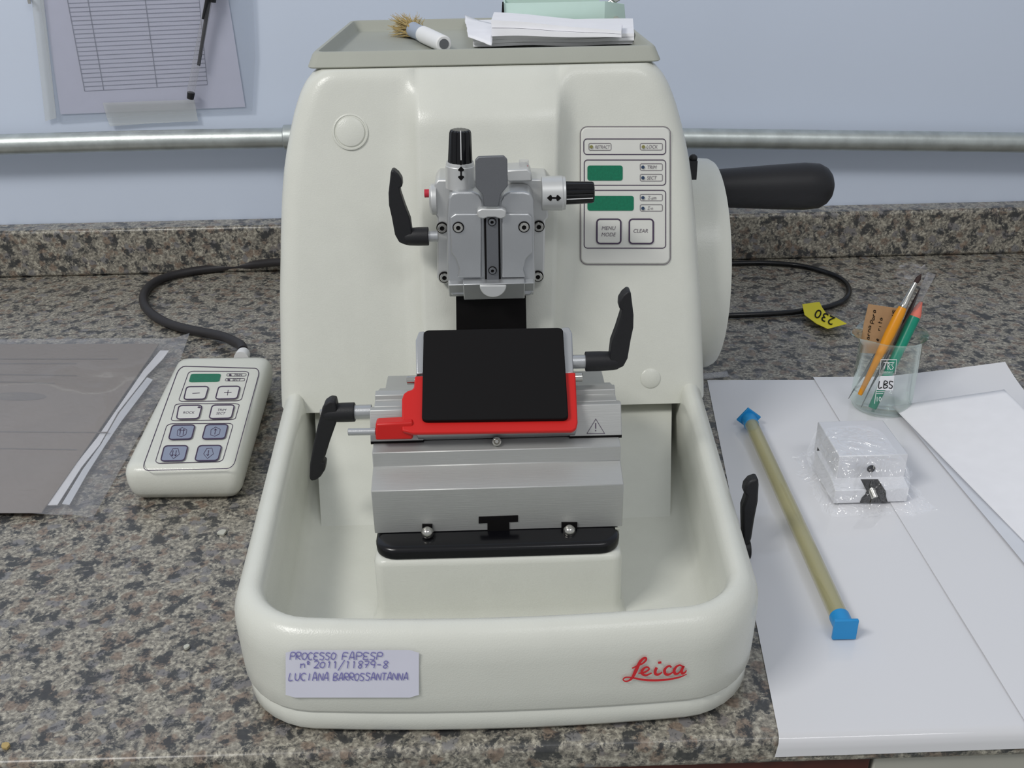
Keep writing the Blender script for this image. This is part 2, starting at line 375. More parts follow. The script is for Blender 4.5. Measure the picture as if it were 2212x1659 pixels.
# ------------------------------------------------------------ wall paper in sleeve
ws = thing('sheet_in_sleeve', PY(330, 240, WY), 'printed table on white paper in a clear sleeve taped to the wall', 'paper')
Y1 = WY-.0015
B().prism(mp([(86, -60), (131, 247), (530, 231), (484, -60)], plY(Y1)), (0, -.0004, 0)).obj('paper_sheet', PAPV, ws)
b = B(); pf = plY(Y1-.0008)
quad = ((138, -40), (425, -50), (448, 183), (183, 197))
def gq(u, v): return tuple((quad[0][i]*(1-u)+quad[1][i]*u)*(1-v)+(quad[3][i]*(1-u)+quad[2][i]*u)*v for i in (0, 1))
for k in range(26): stroke(b, [gq(0, k/25), gq(1, k/25)], 1.5, pf)
for u in (0, .155, .59, 1): stroke(b, [gq(u, 0), gq(u, 1)], 2.0 if u < 1 else 1.2, pf)
b.obj('printed_grid', GREYINK, ws, flat=True)
B().prism(mp([(78, -60), (122, 262), (300, 250), (545, 240), (552, 120), (545, -60)], plY(Y1-.003)), (0, -.0003, 0)).obj('plastic_sleeve', SLEEVEW, ws)
B().prism(mp([(222, 222), (420, 215), (428, 262), (330, 266), (238, 273), (232, 258)], plY(Y1-.0038)), (0, -.0002, 0)).obj('tape_strip', TAPE, ws)
B().prism(mp([(62, -60), (88, -60), (122, 255), (98, 262)], plY(Y1-.0038)), (0, -.0002, 0)).obj('tape_strip', TAPE, ws)
pn = thing('ballpoint_pen', PY(412, 207, Y1-.008), 'clear ballpoint pen with dark refill hanging over the wall sheet', 'pen')
Yp = Y1-.012
B().tube([PY(452, -8, Yp), PY(412, 200, Yp)], .0042, 10).obj('barrel', CLR, pn)
B().tube([PY(455, -20, Yp), PY(429, 141, Yp)], [.0022, .0018]).obj('refill', BLK, pn)
B().cyl(PY(413, 199, Yp), PY(411, 214, Yp), .0042, .0036).obj('end_plug', BLK, pn, bevel=.0006)
B().cyl(PY(462, -60, Yp), PY(455, 3, Yp), .0055, .0055).obj('cap', BLK, pn)
B().tube([PY(449, -6, Yp-.006), PY(438, 41, Yp-.006)], [.0022, .0012]).obj('clip', BLK, pn)
hk = B().tube([PY(62, -6, WY-.0005), PY(62, -2, WY-.008), PY(64, 8, WY-.008)], .0016).obj('wall_hook', STL)
tag(hk, 'tiny metal hook on the wall left of the taped sheet', 'hook')

# ------------------------------------------------------------ the microtome
XC = -.0045
mt = thing('microtome', (XC, .55, 0), 'cream rotary microtome with waste basin, handwheel and metal specimen head', 'microtome')
def outline(hf, hb, yf, yb, rf, rb, bulge, n=8, xc=XC, flat=10):
    c = [(hf, yf, rf), (hb, yb, rb), (-hb, yb, rb), (-hf, yf, rf)]; out = []
    for i in range(4):
        x, y, r = c[i]; px_, py_, _ = c[i-1]; nx, ny, _ = c[(i+1) % 4]
        da = Vector((px_-x, py_-y)).normalized()*r; db = Vector((nx-x, ny-y)).normalized()*r
        P0 = Vector((x, y))+da; P2 = Vector((x, y))+db; P1 = Vector((x, y))
        # near-circular rounding
        for k in range(n+1):
            t = k/n; a = .82
            q = (1-t)**3*P0+3*(1-t)**2*t*(P0+(P1-P0)*.56)+3*(1-t)*t*t*(P2+(P1-P2)*.56)+t**3*P2
            out.append((q.x, q.y))
        # edge points to next
        P = Vector((x, y))+db; nr = c[(i+1) % 4][2]
        Q = Vector((nx, ny))-Vector((nx-x, ny-y)).normalized()*nr
        for k in range(1, flat):
            q = P+(Q-P)*(k/flat); out.append((q.x, q.y))
    return [(xc+x, y-(bulge*(1-(x/hf)**2) if y < yf+rf+.001 and abs(x) < hf else 0)) for x, y in out]
BF, BULGE, HF = .3925, .0075, .1385
def ring(z, ins, dr=0):
    o = outline(HF-ins, .1565-ins, BF+ins, .690-ins*.5, max(.008, .040-ins*.9), .02, BULGE)
    return [(x, y, z) for x, y in o]
rings = [ring(z, i) for z, i in ((.0012, .007), (.0022, .0035), (.005, .0016), (.0158, .0012), (.0166, .0020), (.0174, .0006), (.019, .0), (.030, -.0005), (.050, -.001), (.058, -.0005), (.064, .0015), (.068, .0045), (.070, .0085), (.0695, .012), (.067, .0145), (.062, .0158), (.045, .017), (.025, .019), (.018, .022), (.0152, .028), (.015, .036))]
bs = B().loft(rings)
bs.add([(XC-.118, .56, .0145), (XC+.118, .56, .0145), (XC+.136, .672, .052), (XC-.136, .672, .052), (XC-.136, .672, .0145), (XC+.136, .672, .0145)], [(0, 1, 2, 3), (0, 3, 4), (1, 5, 2), (3, 2, 5, 4), (0, 4, 5, 1)])
basin = bs.obj('waste_basin', PL, mt, smooth=50)
def bf(px, py):           # point on the basin's front face
    y = BF
    for _ in range(5):
        p = PY(px, py, y); y = BF+.0-BULGE*(1-((p.x-XC)/HF)**2)-.0016
    return p
# sticker with pen writing, red logo
st = B().add(mp(sum([[(x, y) for x, y in rr(617, 1404, 905, 1507, 10)]], []), bf), [tuple(range(24))])
# subdivided sticker following the curve
st = B(); cols = 14
for i in range(cols):
    xa = 617+288*i/cols; xb = 617+288*(i+1)/cols
    ia = 6 if i == 0 else 0; ib = 6 if i == cols-1 else 0
    st.add(mp([(xa, 1404+ia), (xb, 1404+ib), (xb, 1507-ib), (xa, 1507-ia)], bf), [(0, 1, 2, 3)])
stk = st.obj('sticker', STK, mt, flat=True); tag(stk, 'white paper sticker with blue handwriting')
def bf2(px, py): p = bf(px, py); return p+Vector((0, -.0004, 0))
hw = B()
hand(hw, 'PROCESSO', 628, 1409, 12.5, 15, bf2, 2.0); hand(hw, 'FAPESP', 740, 1409, 15, 15, bf2, 2.0)
hand(hw, 'no', 650, 1427, 13, 15, bf2, 2.0); hand(hw, '2011/11879-8', 678, 1427, 13.6, 15, bf2, 2.0)
hand(hw, 'LUCIANA', 625, 1453, 12.6, 16, bf2, 2.0); hand(hw, 'BARROS', 721, 1454, 11.4, 15, bf2, 2.0); hand(hw, 'SANTANNA', 790, 1453, 11.8, 15, bf2, 2.0)
hw.obj('handwriting', PEN, stk, flat=True)
lg = B()
def LP(pts): return [(600+x*.4159, 1380+y*.4159) for x, y in pts]
def lgs(pts, wds):
    k = 6; s = smooth(LP(pts), k); ww = smooth([(q,) for q in wds], k); stroke(lg, s, [q[0]*.4159 for q in ww], bf2)
lgs([(2124,180),(2080,198),(2000,211),(1920,212),(1860,203),(1835,198),(1808,197),(1794,206),(1800,216),(1818,216),(1838,203),(1852,178),(1866,148),(1882,116),(1900,98),(1912,97),(1912,108),(1896,124),(1870,136),(1840,150)],
    [4,9,11,11,10,7,7,7,7,8,12,17,18,15,12,10,10,9,8,7])
lgs([(1872,176),(1900,172),(1926,158),(1924,146),(1908,146),(1892,162),(1894,180),(1914,186),(1942,174)], [7,9,9,9,10,14,14,10,7])
lgs([(1968,146),(1960,164),(1962,180),(1978,182),(1996,170)], [14,15,15,11,7])
lgs([(1975,122),(1992,119)], [12,12])
lgs([(2044,146),(2034,138),(2018,146),(2008,162),(2014,180),(2032,182),(2052,170)], [10,10,11,15,15,11,7])
lgs([(2104,142),(2088,134),(2070,142),(2058,162),(2064,178),(2080,176),(2098,156),(2108,138),(2098,160),(2100,176),(2114,172),(2122,160)], [8,9,11,15,15,9,9,12,14,14,9,6])
lg.obj('printed_logo', LOGO, mt, flat=True)

# housing
HL = [(.05,.1582,0),(.065,.1580,0),(.11,.156,0),(.135,.1548,0),(.156,.1530,0),(.175,.1515,0),(.191,.150,0),(.207,.1483,0),(.222,.1460,0),(.235,.1432,0),(.247,.1400,0),(.258,.1366,0),(.268,.1328,0),(.274,.1298,0),(.279,.1265,0),(.2825,.1235,0),(.285,.121,0),(.2872,.1175,0)]
def sideY(z): return .648+.057*max(0, min(1, (z-.056)/.184))+.010*max(0, min(1, (z-.24)/.04))
CYF = .691
def hring(z, h):
    ys = sideY(z); t = max(0, min(1, (.288-z)/.035)); pro = .0155*(t*t*(3-2*t))
    top = max(0, (z-.278)/.009)
    ys += .004*top*top; yc = ys-pro+(.004*top*top)
    cxc = -.0027-(.288-z)*.022; hc = .0505-(.288-z)*.018; fl = .014
    pts = []; r = .016; yb = .93
    prof = [(-h+r, ys)] + [(-h+r+(-hc-fl-(-h+r)+cxc)*k/6, ys) for k in range(1, 7)]
    prof += [(cxc-hc-fl*.6, ys-pro*.12), (cxc-hc-fl*.3, ys-pro*.42), (cxc-hc-.0008, yc+pro*.28), (cxc-hc+.0006, yc+.0012), (cxc-hc+.0035, yc)]
    prof += [(cxc+q, yc) for q in (-.03, -.015, 0, .015, .03)]
    prof += [(cxc+hc-.0035, yc), (cxc+hc-.0006, yc+.0012), (cxc+hc+.0008, yc+pro*.28), (cxc+hc+fl*.3, ys-pro*.42), (cxc+hc+fl*.6, ys-pro*.12)]
    x0 = cxc+hc+fl
    prof += [(x0+(h-r-x0)*k/6, ys) for k in range(0, 7)]
    pts = [(XC+x if abs(x) > .08 else x, y) for x, y in prof]
    for k in range(1, 7):
        a = math.radians(-90+15*k); pts.append((XC+h-r+r*math.cos(a), ys+r+r*math.sin(a)))
    for k in range(1, 8): pts.append((XC+h, ys+r+(yb-ys-2*r)*k/8))
    for k in range(0, 7):
        a = math.radians(15*k); pts.append((XC+h-r+r*math.cos(a), yb-r+r*math.sin(a)))
    for k in range(0, 7):
        a = math.radians(90+15*k); pts.append((XC-h+r+r*math.cos(a), yb-r+r*math.sin(a)))
    for k in range(1, 8): pts.append((XC-h, yb-r-(yb-ys-2*r)*k/8))
    for k in range(0, 6):
        a = math.radians(180+15*k); pts.append((XC-h+r+r*math.cos(a), ys+r+r*math.sin(a)))
    return [(x, y, z) for x, y in pts]
def hl(z):
    for a, b in zip(HL, HL[1:]):
        if a[0] <= z <= b[0]: t = (z-a[0])/(b[0]-a[0]); return a[1]*(1-t)+b[1]*t
    return HL[-1][1]
zs = [.056, .0562, .058, .062]+[.066+i*.006 for i in range(34)]+[.270, .273, .276, .279, .2815, .284, .286, .287]
hz = [z for z in zs if z <= .287]
housing = B().loft([hring(z, hl(z)) for z in hz]).obj('housing', PL, mt, smooth=60)
B().box((XC-.154, .6915, .002), (XC+.154, .925, .0565)).obj('housing_base', PL, mt, bevel=.004)

# top tray
def tring(z, ins): return [(x, y, z) for x, y in outline(.1215-ins, .1165-ins, .727+ins, .914-ins, .006, .006, 0, n=4, flat=3)]
B().loft([tring(z, i) for z, i in ((.2872, .004), (.2876, -.002), (.2885, -.003), (.2965, .0005), (.298, .002), (.298, .0045), (.2965, .0055), (.291, .0075), (.2895, .0095))]).obj('top_tray', GRY, mt, smooth=40)

# round cap and plug on the front panels
def facept(px, py, off=0):
    y = .705
    for _ in range(8): p = PY(px, py, y); y = sideY(p.z)
    return PY(px, py, y-off)
fn = Vector((0, -1, .31)).normalized()
c = facept(757, 285); k = (c-CAM).dot(Fv)/FPX
B().lathe(c-fn*.004, c+fn, [(0, .0122), (.0035, .0126), (.0048, .0124), (.0050, .0115), (.0042, .0109), (.0042, .0103), (.0053, .0098), (.0062, .006), (.0064, .0002)], 48).obj('round_cap', PL, mt, smooth=50)
c = facept(1405, 817)
B().lathe(c-fn*.003, c+fn, [(0, .0074), (.0035, .0073), (.0042, .0062), (.0045, .0002)], 32).obj('screw_plug', PL, mt, smooth=50)

# control panel
pz0, pz1 = .16, .27
pn_ = Vector((0, -1, (sideY(.22)-sideY(.18))/.04)).normalized()
P0 = Vector((0, sideY(.2), .2))
pw = lambda off: plane(P0, pn_, off)
cp = B().prism(mp(rr(1255, 275, 1447, 570, 14), pw(.0012)), -pn_*.004).obj('control_panel', PLP, mt, bevel=.0008)
stroke_b = B(); stroke(stroke_b, rr(1253.5, 273.5, 1448.5, 571.5, 15), 1.6, pw(.0008), True)
stroke_b.obj('panel_seam', INKG, cp, flat=True)
b = B()
for r_ in ((1261, 300, 1438, 333.5), (1262, 345.5, 1438, 400), (1262, 411, 1438, 536)): stroke(b, rr(*r_, 7), 1.7, pw(.0016), True)
b.obj('printed_frame', INK, cp, flat=True)
b = B()
b2 = B(); stroke(b2, rr(1272, 309.5, 1320, 324.5, 3), 1.1, pw(.0016), True); text(b2, 'RETRACT', 1301.5, 317.2, 7.4, pw(.0017), .70, .25); b2.obj('printed_text', INKG, cp, flat=True)
for r_ in ((1383, 309.5, 1431, 324), (1383, 353.5, 1431, 368), (1383, 376.5, 1431, 391), (1383, 419.5, 1431, 433.5), (1383, 442, 1431, 456)): stroke(b, rr(*r_, 3), 1.1, pw(.0016), True)
text(b, 'LOCK', 1409, 316.8, 7.6, pw(.0017), .84, .25); text(b, 'TRIM', 1408, 361, 7.6, pw(.0017), .84, .25)
text(b, 'SECT', 1408, 384, 7.6, pw(.0017), .84, .25); text(b, '\u03a3-\u00b5m', 1409, 427, 7, pw(.0017), .8, .25); text(b, '\u03a3-n', 1405, 449.5, 7, pw(.0017), .8, .25)

b.obj('printed_text', INKG, cp, flat=True)
for r_ in ((1269, 357.5, 1345, 390), (1269, 423, 1369, 455)): B().prism(mp(rr(*r_, 5), pw(.0016)), -pn_*.001).obj('display', LCD, cp)
for x, y, mm in ((1277.5, 317, LEDO), (1390, 317, LEDO), (1389, 361, LED), (1389, 384, LED), (1389, 427, LED), (1389, 450, LED)):
    B().prism(mp(circ(x, y, 3.6, 14), pw(.0021)), -pn_*.001).obj('indicator_light', mm, cp)
for x0 in (1289, 1359):
    kk = B().prism(mp(rr(x0, 473.5, x0+52, 525.5, 7), pw(.0019)), -pn_*.0006).obj('key', PLP, cp)
    b = B(); stroke(b, rr(x0+.5, 473.5, x0+52, 526, 7), 3.2, pw(.0021), True); b.obj('key_border', INK, cp, flat=True)
    for q_ in ((('MENU', 1315, 492.5), ('MODE', 1315, 506.5)) if x0 == 1289 else (('CLEAR', 1384.5, 498.5),)):
        b = B(); text(b, *q_, 8, pw(.0022), .95, .22); b.obj('key_text', INKG, cp, flat=True)

# handwheel (axis along X)
HWY, HWZ = .803, .108
hx1 = .1575
hwl = B().lathe((.10, HWY, HWZ), (1, HWY, HWZ), [(0, .080), (.02, .088), (.070, .0885), (.078, .088), (.0815, .086), (.082, .083), (.080, .08), (.079, .03), (.082, .026), (.082, .001)], 96).obj('handwheel', PL, mt, smooth=40)
g0 = PY(1565, 405, .80); g1 = PY(1800, 405, .80)
L = g1.x-g0.x
L -= .0005
B().lathe((g0.x-.012, .80, (g0.z+g1.z)/2+.0005), (1, .80, (g0.z+g1.z)/2+.0005), [(0, .0150), (.012, .0158), (.03, .0168), (.055, .0182), (L-.012, .0192), (L+.0, .0182), (L+.006, .0150), (L+.0095, .0108), (L+.0118, .005), (L+.0122, .0005)], 40).obj('crank_grip', BLK, mt, smooth=60)
q0 = PY(1499, 362, .74)
B().box((q0.x-.008, .735, q0.z-.008), (q0.x+.0015, .745, q0.z+.006)).sphere((q0.x-.001, .74, q0.z+.007), .0032, 8).obj('wheel_lock', BLK, mt)

# ---------- clamping levers : outline from pivot, arm along +v, hook on +u
LV = [(-13,-5),(-16,0),(-26,-2)]
ARM = [(-43,-92),(-38,-140),(-32,-142),(-22,-134),(-14,-122),(-13,-106),(-19,-104),(-17,-92),(-7,-62),(4,-34),(8,-5),(8,14),(-6,20),(-20,14),(-29,-2),(-36,-40),(-42,-66)]
def lever(px, py, y, flip, rot, hublen, neck, hub_r, parent, sc_=1., side=1, name='clamping_lever'):
    ca, sa = math.cos(math.radians(rot)), math.sin(math.radians(rot))
    pts = [(x*flip*sc_, v*sc_) for x, v in ARM]
    pts = [(px+x*ca-v*sa, py+x*sa+v*ca) for x, v in pts]
    root = B().prism(mp(pts, plY(y-.005)), (0, .009, 0)).obj(name, BLK, parent, bevel=.0022, seg=3)
    return root
def leverhub(root, xa, xb, xn, py, ra, rn, y, neckm=ALU):
    s = 1 if xb > xa else -1
    a = PY(xa, py, y); e = PY(xb, py, y); n_ = PY(xn, py, y); z = (a.z+e.z)/2
    l = abs(e.x-a.x)
    B().lathe((a.x, y, z), (a.x+s, y, z), [(0, ra*.6), (.001, ra*.86), (.004, ra*.95), (l*.6, ra), (l, ra)], 32).obj('hub', BLK, root, bevel=.0005)
    B().cyl((e.x-s*.001, y, z), (n_.x, y, z), rn).obj('threaded_neck', neckm, root)
    B().cyl((a.x-s*.0015, y, z+.0), (a.x+s*.001, y, z), ra*.42).obj('pivot_screw', STL, root, bevel=.0004)

# ---------- specimen head
hb = B().prism(mp([(938, 398), (946, 388), (1120, 386), (1183, 388), (1185, 470), (1178, 478), (1177, 560), (1175, 606), (1168, 612), (1000, 616), (950, 612), (944, 600), (944, 470), (938, 462)], plY(.655)), (0, .034, 0)).obj('specimen_head', ALUW, mt, bevel=.0012)
# front clamp body with two horns
cbp = [(968, 428), (976, 417), (990, 414), (1020, 414), (1036, 420), (1044, 432), (1046, 452), (1078, 452), (1079, 434), (1086, 422), (1100, 414), (1132, 414), (1146, 418), (1153, 430), (1155, 470), (1156, 600), (1154, 632), (1146, 640), (976, 640), (970, 632), (966, 600), (965, 470)]
B().prism(mp(cbp, plY(.634)), (0, .021, 0)).obj('clamp_body', ALU, hb, bevel=.0022, seg=3)
b = B()
b.prism(mp([(972, 470), (984, 462), (1040, 462), (1040, 600), (988, 600), (992, 582), (984, 560), (974, 546)], plY(.6315)), (0, .004, 0))
b.prism(mp([(1084, 462), (1142, 462), (1150, 470), (1150, 546), (1136, 560), (1130, 582), (1136, 600), (1084, 600)], plY(.6315)), (0, .004, 0))
b.obj('face_plate', ALU, hb, bevel=.0008)
B().prism(mp([(1045, 470), (1080, 470), (1082, 612), (1048, 612)], plY(.6318)), (0, .003, 0)).obj('slot', BLKM, hb)
B().prism(mp([(1050, 470), (1076, 470), (1078, 611), (1052, 611)], plY(.6305)), (0, .004, 0)).obj('slide_rail', DRK, hb, bevel=.0003)
B().prism(mp([(1030, 456), (1040, 451), (1084, 451), (1094, 456), (1092, 470), (1082, 474), (1070, 470), (1054, 470), (1044, 474), (1032, 470)], plY(.628)), (0, .006, 0)).obj('cross_bridge', ALUW, hb, bevel=.0009)
pad = [(1033, 339), (1088, 337), (1096, 345), (1097, 402), (1082, 420), (1077, 447), (1046, 447), (1042, 420), (1027, 404), (1026, 347)]
B().prism(mp(pad, plY(.6275)), (0, .003, 0)).obj('release_paddle', DRK, hb, bevel=.0006)
def slope_block(xa, xb, y0, y1, y2, ya_, yb__, nm):      # flat top strip, face slanting back underneath
    a = PY(xa, y0, ya_+.004); c1 = PY(xa, y1, ya_); c2 = PY(xa, y2, yb__); xr = PY(xb, y1, ya_).x
    pr = [(a.y, a.z), (c1.y, c1.z), (c2.y, c2.z), (.645, c2.z), (.645, a.z)]
    return B().prism([(c1.x, y, z) for y, z in pr], (xr-c1.x, 0, 0)).obj(nm, ALU, hb, bevel=.0006)
slope_block(968, 1154, 608, 616, 641, .6285, .637, 'lower_jaw'); slope_block(1000, 1134, 607, 615, 648, .6255, .635, 'jaw_lip')
hd = [(1036+58*(.5-.5*math.cos(math.pi*k/12)), 617+26*math.sin(math.pi*k/12)) for k in range(13)]
B().prism(mp(hd, plY(.6238)), (0, .0025, 0)).obj('thumb_rest', ALUW, hb, bevel=.0006)
def screw(px, py, y, r, parent, m=STL, name='screw'):
    c = PY(px, py, y)
    rp = [(0, r), (.0018, r), (.0024, r*.86), (.0024, r*.48), (.0012, r*.44), (.0012, r*.05)]
    B().cyl(c+Vector((0, .003, 0)), c+Vector((0, .0004, 0)), r*1.03).obj('counterbore', BLKM, parent)
    return B().lathe(c+Vector((0, .0018, 0)), c-Vector((0, 1, 0)), [(t, q*.86) for t, q in rp], 24).obj(name, m, parent)
def k_(y, px=1060, py=500): return (PY(px, py, y)-CAM).dot(Fv)/FPX
for x, y in ((990, 492), (1132, 491)): screw(x, y, .6305, 12*k_(.63), hb)
for x, y in ((955, 493), (1164, 490), (960, 600), (1162, 598)): screw(x, y, .653, 12*k_(.653), hb)
for x, y in ((1063, 480), (1064, 585)): screw(x, y, .6295, 9*k_(.63), hb, DRK)
# vertical knob
ky = .648; kk = k_(ky, 995, 350)
a = PY(994, 405, ky); t = PY(994, 349, ky)
B().lathe(a, t, [(0, 32*kk), ((t-a).length*.86, 32*kk), ((t-a).length*.87, 31*kk), ((t-a).length*1.0, 30*kk)], 40).obj('knob_collar', ALUW, hb, bevel=.0004)
t2 = PY(994, 280, ky)
kn = B().lathe(t, t2, [(0, 26.5*kk), (.004, 26*kk), ((t2-t).length*.9, 23.5*kk), ((t2-t).length*.97, 22*kk), ((t2-t).length, 18*kk)], 48, flute=.0006, fl_n=14).obj('adjustment_knob', BLKG, hb, smooth=25)
yk = ky-27.2*kk
stroke(B(), [(995, 282), (996, 346)], 2, plY(yk+.0003)).obj('white_index_line', WHT, hb, flat=True)
def arrow(pf, cx, cy, l, hwd, vert):
    b = B(); pts = [(-l, 0), (-l+7, -6.5), (-l+9.5, -6), (-l+11, -1.8), (l-11, -1.8), (l-9.5, -6), (l-7, -6.5), (l, 0), (l-7, 6.5), (l-9.5, 6), (l-11, 1.8), (-l+11, 1.8), (-l+9.5, 6), (-l+7, 6.5)]
    pts = [(cx+(v if vert else u), cy+(u if vert else v)) for u, v in pts]
    return b.prism(mp(pts, pf), (0, .0003, 0))
ya = ky-32.6*kk
arrow(plY(ya), 996, 375, 15.5, 10, True).obj('printed_arrow', BLKM, hb)
B().prism(mp([(994, 349), (997.5, 349), (997.5, 357), (994, 357)], plY(ya)), (0, .0003, 0)).obj('index_mark', BLKM, hb)
# horizontal knob
a = PY(1170, 418, ky); t = PY(1221, 418, ky); e = PY(1283, 418, ky); z = a.z
B().lathe((a.x, ky, z), (1, ky, z), [(0, 37*kk), (t.x-a.x-.0022, 38*kk), (t.x-a.x-.002, 36.5*kk), (t.x-a.x, 36*kk)], 40).obj('knob_collar', ALUW, hb, bevel=.0004)
B().lathe((t.x, ky, z), (1, ky, z), [(0, 25.5*kk), (.004, 25*kk), ((e.x-t.x)*.92, 23.5*kk), ((e.x-t.x)*.98, 22*kk), (e.x-t.x, 19*kk)], 48, flute=.0006, fl_n=14).obj('adjustment_knob', BLKG, hb, smooth=25)
stroke(B(), [(1224, 430.5), (1281, 428)], 2, plY(ky-25*kk)).obj('white_index_line', WHT, hb, flat=True)
arrow(plY(ky-38.4*kk), 1197, 428, 15.5, 10, False).obj('printed_arrow', BLKM, hb)
# raised bridge block top right with clear indicator
B().prism(mp([(1095, 368), (1140, 365), (1148, 374), (1150, 392), (1095, 392)], plY(.65)), (0, .02, 0)).obj('indicator_mount', ALUW, hb, bevel=.001)
c = PY(1132, 366, .66)
B().cyl(c, c+Vector((0, 0, .0025)), .0028).obj('red_position_mark', REDI, hb)
B().cyl(c+Vector((0, 0, .0022)), c+Vector((0, 0, .0062)), .0033).obj('clear_cap', CLR, hb)
c = PY(938, 430, .66)
B().lathe((c.x+.002, .66, c.z), (-1, .66, c.z), [(0, .0105), (.0035, .0105), (.005, .009)], 32).obj('indicator_mount', ALUW, hb, bevel=.0003)
c2 = PY(919, 424, .65)
B().cyl((c.x-.002, .657, c2.z), (c2.x-.001, .657, c2.z), .0028).obj('red_position_mark', REDI, hb)
lv = lever(882, 510, .648, 1, 0, 0, 0, 0, mt)
leverhub(lv, 872, 926, 946, 511, 20*k_(.648), 12*k_(.648), .648)
# black carrier below head
B().prism(mp([(985, 640), (1136, 640), (1138, 735), (986, 735)], plY(.640)), (0, .025, 0)).obj('dovetail_guide', BLKM, mt, bevel=.0006)

# ---------- base slab, pedestal, blade holder base
px0, px1 = PY(808, 1180, .465).x, PY(1342, 1170, .465).x
pcx = (px0+px1)/2; ph = (px1-px0)/2
B().loft([[(x, y, z) for x, y in outline(ph-i+.001, ph-i+.001, .4615+i*.6, .70, .006, .004, .001, xc=pcx, n=5, flat=4)] for z, i in ((.0145, -.004), (.018, -.0015), (.024, -.0003), (.0545, 0), (.0572, .0012), (.0582, .0035))]).obj('pedestal', PL, mt, smooth=50)
sl = B().loft([[(x, y, z) for x, y in outline(ph-i, ph-i, .4625+i, .615, .012, .006, .0005, xc=pcx, n=6, flat=4)] for z, i in ((.0584, .001), (.059, .0002), (.0635, 0), (.0652, .0012), (.066, .0035))]).obj('base_plate', BLKG, mt, smooth=50)
bx0, bx1 = PY(803, 1080, .478).x, PY(1347, 1060, .478).x
prof = [(.478, .0662), (.478, .095), (.495, .1007), (.4955, .1098), (.5065, .1110), (.5095, .1085), (.60, .1080), (.60, .0662)]
hbse = B().prism([(bx0, y, z) for y, z in prof], (bx1-bx0, 0, 0)).obj('blade_holder_base', ALUB, mt, bevel=.0004, seg=1)
wpf = [(.5045, .1120), (.505, .1135), (.5125, .1285), (.5155, .1288), (.520, .1270), (.52, .112)]
for xa, xb in (((800, 946), (915, 944)), ((1230, 944), (1343, 940))):
    x0 = PY(xa[0], xa[1], .505).x; x1 = PY(xb[0], xb[1], .505).x
    B().prism([(x0, y, z) for y, z in wpf], (x1-x0, 0, 0)).obj('cradle_wing', ALUB, hbse, bevel=.0004)
    xi = x1-.004 if xa[0] < 1000 else x0+.004; xo = x0+.002 if xa[0] < 1000 else x1-.002
    B().prism([(min(xi, xo), y, z) for y, z in ((.517, .1085), (.517, .1285), (.5245, .1287), (.525, .1318), (.530, .1325), (.533, .130), (.550, .124), (.55, .1085))], (abs(xi-xo), 0, 0)).obj('cradle_rail', ALUB, hbse, bevel=.0004)
    B().box((x0, .5045, .1104), (x1, .53, .1121)).obj('wing_gap_shade', BLKM, hbse)  # thin black box standing in for the shadow line under each wing
wn = Vector((0, -.015, .0075)).normalized()
wpl = plane((0, .505, .1135), wn, .0003)
b = B(); stroke(b, [(1287, 905), (1306, 936.5), (1268, 936.5)], 2.0, wpl, True); stroke(b, [(1286.8, 914), (1286.8, 926)], 2.0, wpl); stroke(b, [(1286.8, 929), (1286.8, 931.5)], 2.2, wpl)
b.obj('warning_triangle', INK, hbse, flat=True)
c = PY(1073, 955, .4975); B().lathe(c+Vector((0, .004, -.002)), c+Vector((0, -1, .6)), [(0, .0026), (.0035, .0026), (.0042, .0018), (.0030, .001), (.003, .0002)], 20).obj('set_screw', STL, hbse)
B().prism(mp([(980, 936), (1165, 932), (1165, 937), (980, 941)], plY(.5055)), (0, .003, 0)).obj('blade_slot', BLKM, hbse)
# T slot with black slider
B().prism(mp([(1034, 1117), (1119, 1114), (1119, 1127), (1100, 1128), (1101, 1170), (1053, 1171), (1053, 1130), (1034, 1131)], plY(.4775)), (0, .004, 0)).obj('t_slot_slider', BLKM, hbse)
for x, y, dx in ((923, 1151, 11), (1230, 1147, 17)):
    B().prism(mp([(x-dx, y-18), (x+dx, y-18), (x+dx, y+8), (x-dx, y+8)], plY(.4772)), (0, .003, 0)).obj('screw_recess', BLKM, hbse)
    c = PY(x, y, .4735); B().sphere(c, .0037, 10).obj('round_head_screw', STL, hbse)
B().prism(mp([(1262, 1146), (1338, 1143), (1338, 1146), (1262, 1149)], plY(.4765)), (0, .002, 0)).obj('scale_window', GRY, sl)

# blade holder on tilted plane
PA = Vector((0, .5005, .1273)); na = Vector((0, -.035, .052)).normalized()
pa = lambda off: plane(PA, na, off)
x0 = PY(900, 760, .535).x; x1 = PY(1236, 750, .535).x
bprof = [(.5065, .1125), (.60, .1100), (.60, .135), (.575, .149), (.551, .1565), (.546, .1545), (.5035, .1262), (.497, .1225), (.498, .1205)]
hold = B().prism([(x0, y, z-.0015) for y, z in bprof], (x1-x0, 0, 0)).obj('blade_holder', ALU, mt, bevel=.0008)
for xa, xb, ytop in ((898, 917, 716), (1213, 1236, 707)):
    B().prism(mp([(xa+ (7 if xa < 1000 else 0), ytop), (xb-(0 if xa < 1000 else 7), ytop-1), (xb, ytop+12), (xb+3, 806), (xa+1, 808), (xa, ytop+18)], pa(.0005)), -na*.008).obj('cheek_plate', ALU, hold, bevel=.0007)
redp = [(896, 812), (1243, 804), (1248, 912), (1245, 925), (1236, 931), (893, 936), (868, 930), (868, 862), (872, 850), (880, 844), (890, 841), (894, 836)]
rg = B().prism(mp(redp, pa(.0012)), -na*.003).obj('blade_guard', RED, mt, bevel=.0008)
B().prism(mp([(811, 916), (892, 912), (892, 950), (811, 952)], plY(.4965)), (0, .008, 0)).obj('guard_arm', RED, rg, bevel=.0012)
a = PY(752, 933, .5005); e = PY(903, 927, .506)
